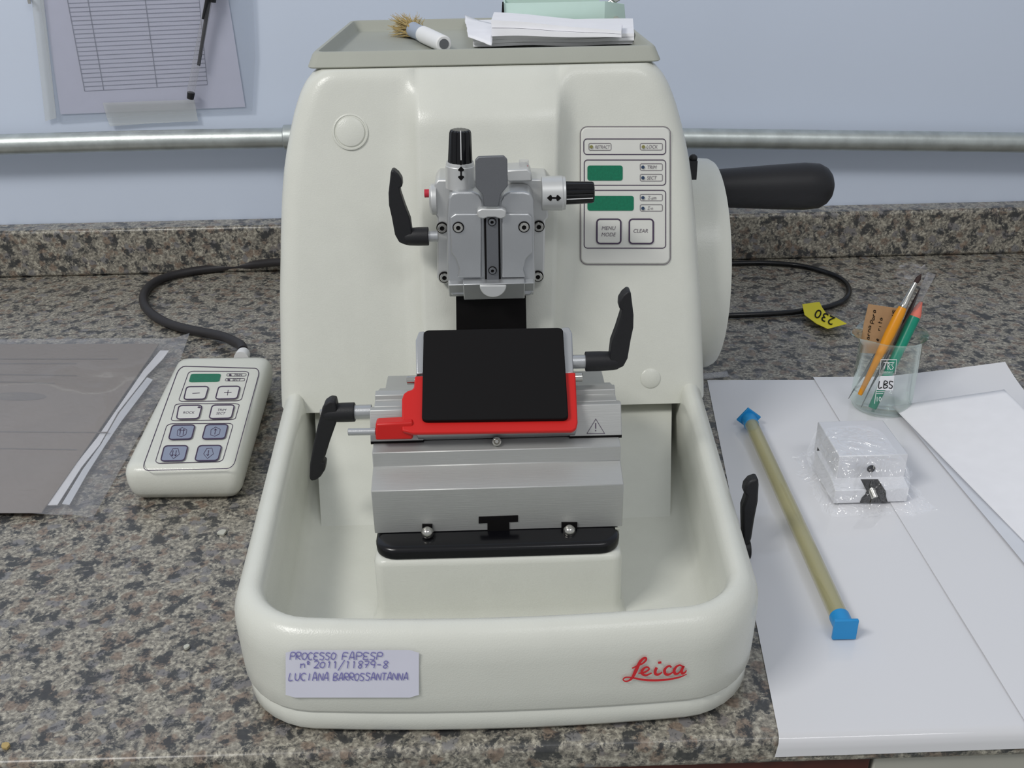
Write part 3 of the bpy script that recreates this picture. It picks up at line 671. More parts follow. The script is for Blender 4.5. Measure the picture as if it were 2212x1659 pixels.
B().cyl(a, PY(812, 932, .5005), 8.6*k_(.506)).obj('guard_pin', ALU, rg, bevel=.0004)
B().cyl(PY(891, 930, .4985), PY(906, 929, .4985), 7.5*k_(.506)).obj('guard_screw', ALU, rg, bevel=.0004)
for x, y in ((890, 821), (1247, 815)):
    c = pa(-.002)(x, y); B().cyl(c-Vector((.003, 0, 0)), c+Vector((.003, 0, 0)), .0027).obj('screw', STL, rg, bevel=.0003)
blk = warp(rr(0, 0, 100, 100, 4), (0, 0, 100, 100), ((915, 713), (1216, 707), (1228, 904), (911, 908)))
B().prism(mp(blk, pa(.0045)), -na*.0035).obj('pressure_plate', BLKM, mt, bevel=.0006)
lv = lever(1326, 778, .535, -1, -1, 0, 0, 0, mt, 1.04)
leverhub(lv, 1338, 1264, 1236, 780, 23*k_(.535), 16*k_(.535), .535)
# lower left lever points down: mirror vertically
def lever_down(px, py, y, pts, parent, name='clamping_lever'):
    return B().prism(mp(pts, plY(y-.005)), (0, .009, 0)).obj(name, BLK, parent, bevel=.0022, seg=3)
LD = [(695, 888), (700, 875), (712, 867), (724, 868), (728, 885), (726, 915), (712, 955), (703, 985), (696, 1000), (703, 1003), (702, 1016), (693, 1030), (683, 1038), (672, 1040), (668, 1034), (669, 1005), (676, 965), (686, 920)]
lv = lever_down(700, 890, .545, LD, mt)
leverhub(lv, 697, 767, 803, 891, 23*k_(.545), 17*k_(.545), .545)
# lever outside the basin on the right
LO = [(1632, 1036), (1639, 1035), (1640, 1050), (1638, 1085), (1630, 1125), (1624, 1165), (1615, 1190), (1606, 1196), (1604, 1120), (1604, 1098), (1613, 1072), (1607, 1066), (1610, 1052), (1620, 1040)]
oy = .53
lv = B().prism(mp(LO, plY(oy)), (0, .008, 0)).obj('clamping_lever', BLK, mt, bevel=.0018)
e = PY(1608, 1185, oy+.004)
B().cyl((XC+.140, oy+.004, e.z), (e.x+.003, oy+.004, e.z), .007).obj('hub', BLK, lv)

# ------------------------------------------------------------ things on the tray
TZ = .2897
bt = thing('white_brush', PZ(958, 110, TZ), 'white handled brush with tan bristles lying on the grey top tray', 'brush')
A = PZ(959, 95, .2965); Cc = Vector((PZ(905, 66, .2965).x, PZ(905, 66, .2965).y, .2965))
dr = (PZ(872, 55, .2965)-A).normalized()
A = A+Vector((0, 0, 0)); ln = .058
B().lathe(A, A+dr, [(0, .0052), (.001, .006), (.045, .0064), (.0575, .0064), (.058, .006)], 28).obj('handle', WHT, bt)
B().cyl(A-dr*.0006, A+dr*.002, .0036).obj('end_magnet', DRK, bt)
B().lathe(A+dr*.058, A+dr, [(0, .0062), (.02, .0058), (.03, .0062)], 28).obj('ferrule', mat('grey_blue_sleeve', (158, 168, 184), .4), bt)
b = B()
for i in range(320):
    s = A+dr*.083+Vector((random.uniform(-.005, .005), random.uniform(-.002, .002), random.uniform(-.0045, .004)))
    sp = Vector((random.uniform(-.013, .013), random.uniform(-.006, .006), random.uniform(-.006, .008)))
    b.tube([s, s+dr*.018+sp*.5, s+dr*.03+sp], [.0003, .0003, .00015], 4)
b.obj('bristles', BRS, bt)
def cloth(name, px, z, m, th, parent=None, nx=24, ny=8, amp=.002, label=None, cat=None, group=None, seed=0, hang=None):
    """sheet whose four corners come from the photo; heights vary gently"""
    q = [PZ(*p, z) for p in px]; b = B()
    for j in range(ny+1):
        for i in range(nx+1):
            u, v = i/nx, j/ny
            p = (q[0]*(1-u)+q[1]*u)*(1-v)+(q[3]*(1-u)+q[2]*u)*v
            n = noise.noise(Vector((p.x*25, p.y*18, seed)))
            b.v.append(p+Vector((noise.noise(Vector((seed, v*6, u*4)))*.001, 0, (n*.5+.5)*amp)))
    b.f = [(j*(nx+1)+i, j*(nx+1)+i+1, (j+1)*(nx+1)+i+1, (j+1)*(nx+1)+i) for j in range(ny) for i in range(nx)]
    o = b.obj(name, m, parent, solid=th, smooth=70)
    if label: tag(o, label, cat, group)
    return o
def pad_stack(name, px, z0, h, m, label, cat, n=5, seed=1, group=None, taper=0):
    """folded wipes: layered wavy slabs"""
    q = [PZ(*p, z0) for p in px]; rings = []
    b = B()
    for L_ in range(n):
        nx = 28; rg = []
        o = .001*math.sin(L_*2.3+seed)
        for j, v in ((0, 0), (1, 1)):
            for i in range(nx+1):
                u = i/nx if v == 0 else 1-i/nx
                p = (q[0]*(1-u)+q[1]*u)*(1-v)+(q[3]*(1-u)+q[2]*u)*v
                wv = noise.noise(Vector((u*3+seed, L_*.7, v*2)))*.003
                rg.append(p+Vector((noise.noise(Vector((L_, v*5, seed)))*.004*(1 if u < .5 else .3), wv+o, 0)))
        zb = z0+h*L_/n; zt = zb+h/n*.93
        def wav(p): return .0012*noise.noise(Vector((p.x*22, seed, L_*.12)))+.0006
        def tp(p): return 1-taper*max(0, min(1, (p.x-q[0].x)/(q[1].x-q[0].x)))
        b.loft([[p+Vector((0, 0, (zb-z0)*tp(p)+wav(p))) for p in rg], [p+Vector((0, .0006, (zt-z0)*tp(p)+wav(p))) for p in rg]])
    o = b.obj(name, m, None, smooth=40); tag(o, label, cat, group); return o
pad_stack('folded_wipes', ((1022, 103), (1369, 98), (1366, 62), (1030, 64)), TZ+.0003, .0075, PAP2, 'long stack of folded white wipes lying lowest on the top tray', 'wipes', 3, 1, group='folded wipes on the top tray')
pad_stack('folded_wipes', ((1062, 80), (1342, 82), (1344, 62), (1068, 60)), TZ+.0092, .0115, PAP2, 'shorter folded white wipes lying upon the longer stack', 'wipes', 2, 5, group='folded wipes on the top tray', taper=.62)
w3 = cloth('tissue_sheet', ((1012, 96), (1062, 106), (1070, 66), (1004, 46)), TZ+.004, PAP2, .0004, amp=.009, nx=14, ny=10, seed=3, label='thin crumpled tissue at the left end of the folded wipes', cat='tissue')
bx = thing('mint_box', PZ(1200, 62, TZ), 'pale mint green card box behind the folded wipes on the tray', 'box')
yb_ = PZ(1200, 64, TZ).y+.006
xa, xb = PY(1089, 30, yb_).x, PY(1306, 30, yb_).x; zt = PY(1200, 5, yb_).z
t_ = .0012; xe = PY(1352, 45, yb_+.01).x
B().box((xa, yb_, TZ+.0003), (xb, yb_+t_, zt)).obj('front_wall', MINT, bx)
B().box((xa, yb_+.045, TZ+.0003), (xb, yb_+.045+t_, zt)).obj('back_wall', MINT, bx)
B().box((xa, yb_+t_, TZ+.0003), (xa+t_, yb_+.045, zt)).obj('left_wall', MINT, bx)
B().prism([(xb, yb_, TZ+.0003), (xe, yb_+.014, TZ+.0003), (xe, yb_+.045, TZ+.0003), (xb, yb_+.0455, TZ+.0003)], (0, 0, .0008)).obj('bottom', MINT, bx)
B().prism([(xb, yb_, TZ+.001), (xb, yb_, zt), (xe-.002, yb_+.014, zt-.004), (xe, yb_+.014, TZ+.001)], (.0008, .0012, 0)).obj('angled_end_wall', MINT, bx)
bc = B().prism(mp([(1085, 4), (1088, 4), (1090, 42), (1083, 42)], plY(yb_-.002)), (0, .0012, 0)).obj('black_strip', BLKM); tag(bc, 'narrow black pointed strip standing at the left edge of the mint box', 'strip')
b = B(); c = PY(1322, 6, yb_+.02)
b.tube([PY(1306, 10, yb_+.012), PY(1318, 2, yb_+.012), PY(1333, 14, yb_+.012)], .0013, 8); b.tube([PY(1316, -8, yb_+.013), PY(1330, 4, yb_+.013), PY(1338, -2, yb_+.013)], .0013, 8)
o = b.obj('metal_clip', STL); tag(o, 'small dark metal clip on the right corner of the mint box', 'clip')

# ------------------------------------------------------------ handset with keypad
HT = .031
hs = thing('keypad_handset', PZ(405, 1092, 0), 'cream remote keypad handset with green display lying left of the microtome', 'handset')
fl_, fr_ = Vector((-.2735, .6165, 0)), Vector((-.1875, .6140, 0)); bl_ = Vector((-.2855, .8110, 0)); br_ = Vector((-.2000, .8085, 0))
def hring2(z, ins):
    cs = [fr_, br_, bl_, fl_]; cen = sum(cs, Vector())/4; out = []
    for i in range(4):
        c = cs[i]; p = cs[i-1]; n_ = cs[(i+1) % 4]
        dp = (p-c).normalized(); dn = (n_-c).normalized(); c = c+dp*ins+dn*ins; r = max(.004, .011-ins*.5)
        for k in range(7):
            t = k/6; P0 = c+dp*r; P2 = c+dn*r
            q = (1-t)**2*P0+2*t*(1-t)*c*1+t*t*P2; out.append((q.x, q.y, z))
    return out
B().loft([hring2(z, i) for z, i in ((.003, .008), (.0035, .0055), (.009, .002), (.016, .0008), (.0235, .0008), (.0275, .0022), (.0302, .005), (.0310, .009), (HT, .012))]).obj('shell', PL, hs, smooth=50)
for cx, cy in ((-.262, .635), (-.20, .635), (-.272, .79), (-.212, .79)): B().cyl((cx, cy, 0), (cx, cy, .0035), .006).obj('rubber_foot', BLK, hs)
hp = lambda off: plZ(HT+off)
HX = lambda x, y: (260+x/3.95, 700+y/3.95)
def hq(pts, r=.12, n=4):
    """rounded quadrilateral given in crop coordinates"""
    P = [HX(*p) for p in pts]; box = (0, 0, 1, 1); return warp(rr(0, 0, 1, 1, r, n), box, P)
b = B(); stroke(b, hq([(505, 358), (1195, 378), (962, 1232), (180, 1250)], .07), 1.7, hp(.0002), True)
stroke(b, hq([(585, 402), (1100, 404), (1030, 654), (494, 660)], .08), 1.4, hp(.0002), True)
stroke(b, hq([(470, 680), (1018, 678), (978, 815), (430, 826)], .1), 1.4, hp(.0002), True)
stroke(b, hq([(400, 850), (966, 846), (870, 1174), (294, 1188)], .08), 1.4, hp(.0002), True)
sf = b.obj('printed_frame', INK, hs, flat=True)
B().prism(mp(hq([(602, 425), (858, 424), (843, 488), (584, 492)], .12), hp(.0006)), (0, 0, -.0008)).obj('display', LCD, hs)
for q, m_, t_ in (([(566, 534), (754, 532), (722, 640), (540, 643)], PLP, 'minus'), ([(840, 532), (1022, 530), (995, 636), (810, 640)], PLP, 'plus'), ([(500, 694), (697, 692), (668, 806), (478, 810)], PLP, 'rock'), ([(784, 691), (974, 689), (946, 802), (756, 806)], PLP, 'trim'),
               ([(442, 862), (638, 860), (606, 980), (410, 984)], KBL, 'ff'), ([(730, 858), (920, 856), (890, 976), (696, 980)], KBL, 'f'), ([(376, 1038), (578, 1036), (545, 1164), (342, 1168)], KBL, 'rrw'), ([(668, 1036), (866, 1034), (832, 1162), (634, 1166)], KBL, 'rw')):
    ko = B().prism(mp(hq(q, .16), hp(.0009)), (0, 0, -.0009)).obj('key', m_, hs)
    b = B(); stroke(b, hq(q, .16), 2.6, hp(.001), True)
    cx = sum(HX(*p)[0] for p in q)/4; cy = sum(HX(*p)[1] for p in q)/4; pf = hp(.001)
    if t_ == 'minus': stroke(b, [(cx-8, cy+1), (cx+8, cy)], 1.2, pf)
    elif t_ == 'plus': stroke(b, [(cx-8, cy), (cx+8, cy-.5)], 1.4, pf); stroke(b, [(cx+1, cy-6), (cx-1, cy+6)], 1.4, pf)
    elif t_ == 'rock': text(b, 'ROCK', cx, cy+1, 5, pf, 1.25, .3); b.add(mp(circ(HX(672, 710)[0], HX(672, 710)[1], 3.5, 12, 2), pf), [tuple(range(12))])
    elif t_ == 'trim': text(b, 'TRIM', cx, cy-4, 5, pf, 1.2, .3); text(b, 'SECT', cx-2, cy+3.5, 5, pf, 1.2, .3)
    else:
        up = t_ in ('ff', 'f'); s = 1 if up else -1
        pent = [(-8, -6), (2, -13), (11, -6), (8, 7), (-10, 9)] if up else [(-7, -10), (10, -11), (9, 3), (-2, 12), (-11, 3)]
        pent = [(-10, 2), (-3, -10), (8, -10.5), (11, 2), (-2, 12)] if True else pent
        if up: pent = [(-10, 7), (-9, -4), (1, -10), (11, -5), (9, 5), (-1, 10)]
        stroke(b, [(cx+u, cy+v) for u, v in pent], 1.2, pf, True)
        for dx in ((-3.5, 3.5) if t_ in ('ff', 'rrw') else (0,)):
            stroke(b, [(cx+dx+1, cy-6*1), (cx+dx-1, cy+6)], 1.5, pf); e_ = cy-6*s
            stroke(b, [(cx+dx+s-3, e_+3*s), (cx+dx+s, e_), (cx+dx+s+2.4, e_+3*s)], 1.4, pf)
    b.obj('key_print', INK, hs, flat=True)
for y_, s_, xo in ((434, 'TRIM', 0), (475, 'SECT', -12)):
    b = B()
    stroke(b, hq([(912+xo, y_-12), (1075+xo, y_-12), (1070+xo, y_+10), (905+xo, y_+10)], .2), .9, hp(.0002), True)
    c_ = HX(937+xo, y_); b.add(mp(circ(c_[0], c_[1], 3.0, 10, 2), hp(.0003)), [tuple(range(10))]); c_ = HX(1003+xo, y_); text(b, s_, c_[0], c_[1], 4.4, hp(.0003), 1.25, .3)
    b.obj('printed_text', INK, hs, flat=True)
cc = PZ(524, 768, .018)
B().lathe(cc+Vector((0, -.006, 0)), cc+Vector((0, 1, 0)), [(0, .0066), (.010, .0062), (.013, .005)], 20).obj('cable_gland', WHT, hs)

# cables
def cable(name, pts, r, m, label, cat):
    P = [PZ(x, y, z) for x, y, z in pts]; P = [Vector(q) for q in smooth([tuple(p) for p in P], 8)]
    return tag(B().tube(P, r, 14).obj(name, m, smooth=80), label, cat)
CAB = mat('dark_rubber_cable', (44, 42, 44), .45)
cable('handset_cable', [(525, 757, .018), (520, 746, .017), (506, 738, .013), (485, 728, .0085), (450, 720, .006), (400, 710, .0055), (362, 698, .0055), (330, 680, .0055), (312, 658, .0055), (312, 634, .0055), (330, 613, .0055), (365, 597, .0055), (420, 585, .0055), (480, 578, .0055), (540, 572, .0085), (605, 566, .017), (700, 563, .026)], .0048, CAB, 'thick dark cable curving over the granite from the keypad handset', 'cable')
cable('power_cord', [(1200, 580, .0035), (1480, 573, .0035), (1585, 569, .0035), (1650, 568, .0035), (1720, 573, .0035), (1780, 587, .0035), (1818, 604, .0035), (1834, 625, .0035), (1826, 646, .0035), (1792, 662, .0035), (1740, 671, .0035), (1680, 677, .0035), (1590, 681, .0035), (1480, 682, .0035), (1250, 676, .0035)], .0029, BLKG, 'black power cord lying in a loop right of the microtome', 'cord')
tg = thing('cord_tag', PZ(1760, 680, .005), 'bright yellow tape flag marked 230 around the power cord', 'tag')
def tgp(px, py): return PZ(px, py, .0072)
b = B().prism(mp([(1733, 657), (1770, 652), (1776, 664), (1784, 676), (1806, 686), (1829, 699), (1788, 710), (1764, 699), (1738, 680)], tgp), (0, 0, -.0004)).obj('flag', YEL, tg)
b = B(); text(b, '230', 1781, 685, 19, lambda x, y: PZ(x, y, .0078), 1.15, 0, 206); b.obj('printed_number', BLKM, tg, flat=True)

# ------------------------------------------------------------ beaker and its contents
bc0 = (PZ(1855, 890, 0)+PZ(1970, 880, 0))/2; BX, BY = .322, .737
bk = thing('glass_beaker', (BX, BY, .002), 'small glass beaker holding brushes on white paper at the right', 'beaker')
BZ = .0022; rb = .0245
prof = [(0, .001), (0, rb-.003), (.0008, rb-.001), (.003, rb), (.058, rb), (.064, rb+.0008), (.0665, rb+.0026), (.0672, rb+.0036), (.0664, rb+.0030), (.064, rb-.0002), (.058, rb-.0012), (.004, rb-.0012), (.002, rb-.004), (.0018, .001)]
b = B(); n = 56; rings = []
for t, r in prof:
    rg_ = []
    for i in range(n):
        a = 2*math.pi*i/n; rr_ = r; dz = 0
        if t > .056:
            d = abs((a-math.radians(190)+math.pi) % (2*math.pi)-math.pi); k2 = max(0, 1-d/.6)*((t-.056)/.011)
            rr_ += .008*k2*k2*(3-2*k2); dz = .001*k2
        rg_.append((BX+rr_*math.cos(a), BY+rr_*math.sin(a), BZ+t+dz))
    rings.append(rg_)
B().loft(rings).obj('glass_body', GLASS, bk, smooth=80)
def bsurf(px, py, off=.0004):
    d = ray(px, py); o = CAM; r = rb+off
    A2 = d.x*d.x+d.y*d.y; B2 = 2*((o.x-BX)*d.x+(o.y-BY)*d.y); C2 = (o.x-BX)**2+(o.y-BY)**2-r*r
    D2 = max(0, B2*B2-4*A2*C2); t = (-B2-math.sqrt(D2))/(2*A2); return o+d*t
lb = [(1902, 812), (1917, 812), (1932, 811), (1929, 843), (1912, 843), (1893, 842)]
b = B(); b.add(mp(lb, bsurf), [(0, 1, 4, 5), (1, 2, 3, 4)]); b.obj('paper_label', PAP2, bk, flat=True)
b = B(); sf2 = lambda x, y: bsurf(x, y, .0007)
hand(b, 'LBS', 1898, 823, 11, 15, sf2, 2.0, slope=.05); b.obj('label_writing', BLKM, bk, flat=True)
b = B(); stroke(b, [(1903, 777), (1937, 777), (1934, 808), (1900, 808)], 1.4, sf2, True)
stroke(b, [(1909, 783), (1932, 783)], 1.6, sf2); stroke(b, [(1914, 783), (1909, 798)], 1.6, sf2); stroke(b, [(1918, 783), (1918, 799)], 1.6, sf2)
stroke(b, [(1918, 784), (1923, 787), (1919, 791), (1924, 799)], 1.5, sf2); stroke(b, [(1930, 785), (1926, 788), (1930, 794), (1926, 799)], 1.5, sf2)
text(b, 'GERMANY', 1918, 804, 4, sf2, .8); text(b, '10', 1899, 862, 10, sf2, .9); stroke(b, [(1893, 846), (1912, 846)], 1, sf2); stroke(b, [(1893, 850), (1908, 850)], 1, sf2); stroke(b, [(1893, 842), (1889, 872)], 1.2, sf2)
b.obj('printed_marking', WHT, bk, flat=True)
# brushes leaning: define bottom (px,py,Y) to top
def leans(p, q, t): return p+(q-p)*t
y0_, y1_ = BY-.009, BY+.016
G0, G1 = PY(1884, 882, BY-.012), PY(1990, 652, BY+.018)
dz_ = BZ+.0045-G0.z+.0
gb = thing('green_stick', G0, 'teal green round stick with salmon tip standing in the beaker', 'stick')
kk2 = (G0-CAM).dot(Fv)/FPX
Lg = (G1-G0).length; gd = (G1-G0).normalized()
B().lathe(G0, G1, [(0, 8*kk2), (.001, 9*kk2), (Lg*.55, 11*kk2), (Lg*.84, 12.5*kk2), (Lg*.86, 12.3*kk2)], 16).obj('shaft', GRN, gb)
B().lathe(G0+gd*Lg*.858, G1, [(0, 12.3*kk2), (.003, 12*kk2), (Lg*.142, 3*kk2)], 16).obj('rubber_tip', SAL, gb)
O0, O1, O2, O3 = PY(1857, 853, BY-.010), PY(1950, 664, BY+.007), PY(1978, 611, BY+.012), PY(1990, 592, BY+.0135)
yb2 = thing('yellow_paintbrush', O0, 'yellow handled paintbrush with silver ferrule leaning in the beaker', 'brush')
d1 = (O1-O0).normalized(); l1 = (O1-O0).length
B().lathe(O0, O1, [(0, 4*kk2), (.001, 5*kk2), (l1*.35, 7*kk2), (l1*.7, 11*kk2), (l1*.93, 10.5*kk2), (l1, 8.5*kk2)], 20).obj('handle', ORG, yb2)
B().lathe(O1, O2, [(0, 8.3*kk2), (.002, 8.5*kk2), (.003, 7.4*kk2), ((O2-O1).length, 5*kk2)], 20).obj('ferrule', STL, yb2)
B().lathe(O2, O3, [(0, 4.8*kk2), ((O3-O2).length*.5, 5.6*kk2), ((O3-O2).length, 1*kk2)], 12).obj('bristles', DBRS, yb2)
# second brush in clear tube
S0, S1 = PY(1932, 745, BY+.012), PY(1988, 622, BY+.018)
sb = thing('sleeved_brush', S0, 'slim dark brush inside a clear plastic tube between yellow and green sticks', 'brush')
B().lathe(S0, S1, [(0, 3.5*kk2), ((S1-S0).length*.6, 5*kk2), ((S1-S0).length, 1.2*kk2)], 12).obj('shaft', DBRS, sb)
B().lathe(PY(1925, 760, BY+.012), PY(2013, 590, BY+.019), [(0, 8*kk2), ((PY(2013, 590, BY+.019)-PY(1925, 760, BY+.012)).length, 8.5*kk2)], 16).obj('clear_sleeve', CLR, sb)
# fine forceps
fo = thing('fine_forceps', PY(1833, 861, BY-.006), 'thin steel forceps with two needle tips pointing down in the beaker', 'forceps')
B().tube([PY(1833, 861, BY-.004), PY(1850, 832, BY+.002), PY(1868, 806, BY+.010), PY(1905, 742, BY+.017)], [.0003, .0007, .0012, .0016], 8).obj('arm', DRK, fo)
B().tube([PY(1860, 880, BY-.012), PY(1880, 838, BY-.004), PY(1900, 800, BY+.003), PY(1930, 740, BY+.016)], [.0003, .0006, .0012, .0016], 8).obj('arm', DRK, fo)
# kraft tag
kt = thing('kraft_tag', PY(1860, 760, BY+.014), 'brown card tag with handwriting standing inside the beaker', 'tag')
kp = plane((BX, BY+.012, .05), (0, -1, .15))
B().prism(mp([(1876, 657), (1945, 667), (1950, 700), (1925, 766), (1856, 762), (1866, 700)], kp), (0, .0005, 0)).obj('card', KRAFT, kt)
kp2 = plane((BX, BY+.0115, .05), (0, -1, .15)); b = B()
hand(b, 'arna', 1870, 732, 8, 8, kp2, 1.3, ang=-82); hand(b, 'Para', 1880, 698, 8, 8, kp2, 1.3, ang=-82); hand(b, 'escrita', 1890, 735, 7.5, 8, kp2, 1.3, ang=-80); hand(b, 'LNS', 1925, 690, 7.5, 8, kp2, 1.3, ang=-80)
b.obj('card_writing', BLKM, kt, flat=True)
# crinkled film above
b = B(); nx = ny = 14
for j in range(ny+1):
    for i in range(nx+1):
        x, y = 1932+72*i/nx, 566+52*j/ny
        b.v.append(PY(x, y+6*noise.noise(Vector((i*.5, 0, 1))), BY+.022+.008*noise.noise(Vector((i*.45, j*.45, 2)))))
b.f = [(j*(nx+1)+i, j*(nx+1)+i+1, (j+1)*(nx+1)+i+1, (j+1)*(nx+1)+i) for j in range(ny) for i in range(nx) if (i-7)**2+(j-7)**2 < 52]
tag(b.obj('crinkled_film', film('wisp_film', (225, 222, 228), .03, .2, 1, bump=.6), smooth=80), 'crinkled wisp of clear film around the brush tips above the beaker', 'film')

# ------------------------------------------------------------ papers at the right
def sheet(name, corners, z, m, label, cat, nx=40, ny=40, seed=0, amp=.0006, zf=None, drape=False):
    q = corners; b = B()
    for j in range(ny+1):
        for i in range(nx+1):
            u, v = i/nx, j/ny
            p = (q[0]*(1-u)+q[1]*u)*(1-v)+(q[3]*(1-u)+q[2]*u)*v
            zz = z+amp*(noise.noise(Vector((p.x*12, p.y*12, seed)))*.5+.5)+(zf(u, v, p) if zf else 0)
            b.v.append(Vector((p.x, p.y, zz)))
    if drape:      # bends over the worktop edge
        for k_i, p in enumerate(b.v):
            ed = CF-.0008
            if p.y < ed+.004:
                ex = ed+.004-p.y; a = min(ex/.006, math.pi/2)
                yy = ed+.004-.0045*math.sin(a); zz = p.z-.004*(1-math.cos(a))-max(0, ex-.006*math.pi/2)
                b.v[k_i] = Vector((p.x, yy, zz))
    b.f = [(j*(nx+1)+i, j*(nx+1)+i+1, (j+1)*(nx+1)+i+1, (j+1)*(nx+1)+i) for j in range(ny) for i in range(nx)]
    return tag(b.obj(name, m, smooth=80), label, cat, 'lining papers on the worktop' if name == 'lining_paper' else None)
def V2(x, y): return Vector((x, y, 0))
sheet('lining_paper', [V2(.139, .363), V2(.475, .364), V2(.447, .781), V2(.187, .795)], .0004, SHEET, 'thin white lining paper hanging over the front worktop edge', 'paper', 50, 90, 1, .0005, drape=True)
e0, e1 = PZ(1771, 838, .001), PZ(2191, 1528, .001)
cl = lambda u, v, p: .014*max(0, (v-.84)/.16)**2*max(0, (u-.35)/.65)**1.2
sheet('lining_paper', [V2(e1.x, .3625), V2(.478, .3635), V2(.449, .786), V2(e0.x, .794)], .0014, SHEET, 'second lining paper overlapping at the far right with a lifted back corner', 'paper', 50, 90, 4, .0006, drape=True, zf=cl)
# white curled sheet on top
ta, tb = PZ(1925, 885, .003), PZ(2165, 860, .02); tc_, td = PZ(2330, 1010, .012), PZ(2225, 1195, .004)
def czf(u, v, p): return .012*math.sin(math.pi*u*.9)*(1-.35*v)+.010*u*v
b = B(); nx = ny = 36; q = [ta, tb, PZ(2560, 1230, .02), PZ(2440, 1400, .004)]
for j in range(ny+1):
    for i in range(nx+1):
        u, v = i/nx, j/ny
        p = (q[0]*(1-u)+q[1]*u)*(1-v)+(q[3]*(1-u)+q[2]*u)*v
        b.v.append(Vector((p.x, p.y, .0065+.020*u*u+.005*math.sin(math.pi*u)*(1-v)+.0015*math.sin(5*v+2*u)*u-.003*v*(1-u))))
b.f = [(j*(nx+1)+i, j*(nx+1)+i+1, (j+1)*(nx+1)+i+1, (j+1)*(nx+1)+i) for j in range(ny) for i in range(nx)]
tag(b.obj('curled_paper', PAP2, solid=.0003, smooth=80), 'bright white curled paper sheet rising at the right edge beside the beaker', 'paper')
b = B(); q = [PZ(1932, 886, .001), PZ(1960, 890, .001), PZ(2520, 1500, .001), PZ(2440, 1500, .001)]
sc2 = sheet('paper_strip', [q[0], q[1], q[2], q[3]], .0028, PAP, 'narrow white paper strip under the left edge of the curled sheet', 'paper', 8, 30, 8, .0008)

# specimen tube with blue caps
T0, T1 = PZ(1617, 903, .0085), PZ(1826, 1360, .0085)
tu = thing('capped_tube', T0*.5+T1*.5-Vector((0, 0, .0085)), 'long yellowish clear plastic tube with blue square end caps on white paper', 'tube')
td_ = (T1-T0).normalized(); tl = (T1-T0).length
TR = .0056
B().lathe(T0+td_*.006, T1, [(0, TR), (tl-.012, TR), (tl-.012, TR-.001), (0, TR-.001)], 28, cap=False).obj('clear_wall', TUBEM, tu)
def sq(c, s, dn, th, m, nm, par):
    a = Vector((td_.y, -td_.x, 0)).normalized(); u = Vector((0, 0, 1)); b = B()
    b.prism([c+a*s+u*s, c-a*s+u*s, c-a*s-u*s, c+a*s-u*s], dn*th); return b
cp1 = sq(T1-td_*.0015, .0070, td_, .0022, BLUE, '', tu); cp1.cyl(T1-td_*.012, T1-td_*.001, .0060).obj('end_cap', BLUE, tu, bevel=.0004)
a_ = Vector((td_.y, -td_.x, 0)).normalized(); u_ = Vector((0, 0, 1))
b = B(); c_ = T0+td_*.0015; s_ = .0070; rt = math.radians(38); a_, u_ = a_*math.cos(rt)+u_*math.sin(rt), u_*math.cos(rt)-a_*math.sin(rt)
b.prism([c_+a_*s_+u_*s_, c_-a_*s_+u_*s_, c_-a_*s_-u_*s_, c_+a_*s_-u_*s_], -td_*.0022); b.cyl(T0+td_*.012, T0+td_*.001, .0060); b.obj('end_cap', BLUE, tu, bevel=.0004)

# ------------------------------------------------------------ specimen clamp in a bag
sc1 = thing('specimen_clamp', (.263, .62, .002), 'aluminium specimen clamp block wrapped inside the clear bag', 'clamp')
z_ = .0025
BB = PZ(1800, 1088, z_); ydn = BB.y
X0, X1 = BB.x, PZ(1960, 1085, z_).x
cy0 = ydn+.0
B().prism([(X0, cy0, z_), (X0, cy0, z_+.011), (X0, cy0+.012, z_+.0145), (X0, cy0+.05, z_+.0145), (X0, cy0+.05, z_)], (X1-X0, 0, 0)).obj('lower_block', CLW, sc1, bevel=.0006)
pU = cy0+.012; zt_ = PY(1880, 982, pU).z; zm = PY(1880, 1043, pU).z
xa_, xb_ = PY(1808, 1010, pU).x, PY(1956, 1010, pU).x
B().box((xa_, pU, z_+.0145), (xb_, cy0+.055, zm)).obj('recess_block', DRK, sc1)
up = B().box((xa_, pU-.001, zm-.001), (xb_, cy0+.062, zt_)).obj('upper_block', CLW, sc1, bevel=.0008)
c = PY(1882, 1013, pU-.0014); B().cyl(c, c+Vector((0, .002, 0)), .0029).obj('bore', BLKM, sc1)
B().prism(mp([(1862, 1076), (1870, 1068), (1872, 1060), (1862, 1040), (1880, 1040), (1900, 1040), (1914, 1062), (1914, 1072), (1918, 1086), (1858, 1086)], plY(cy0-.0006)), (0, .003, 0)).obj('dovetail_slot', BLKM, sc1)
B().cyl(PY(1890, 1076, cy0-.004), PY(1876, 1044, cy0+.004), .0026).obj('clamp_screw', STL, sc1, bevel=.0006)
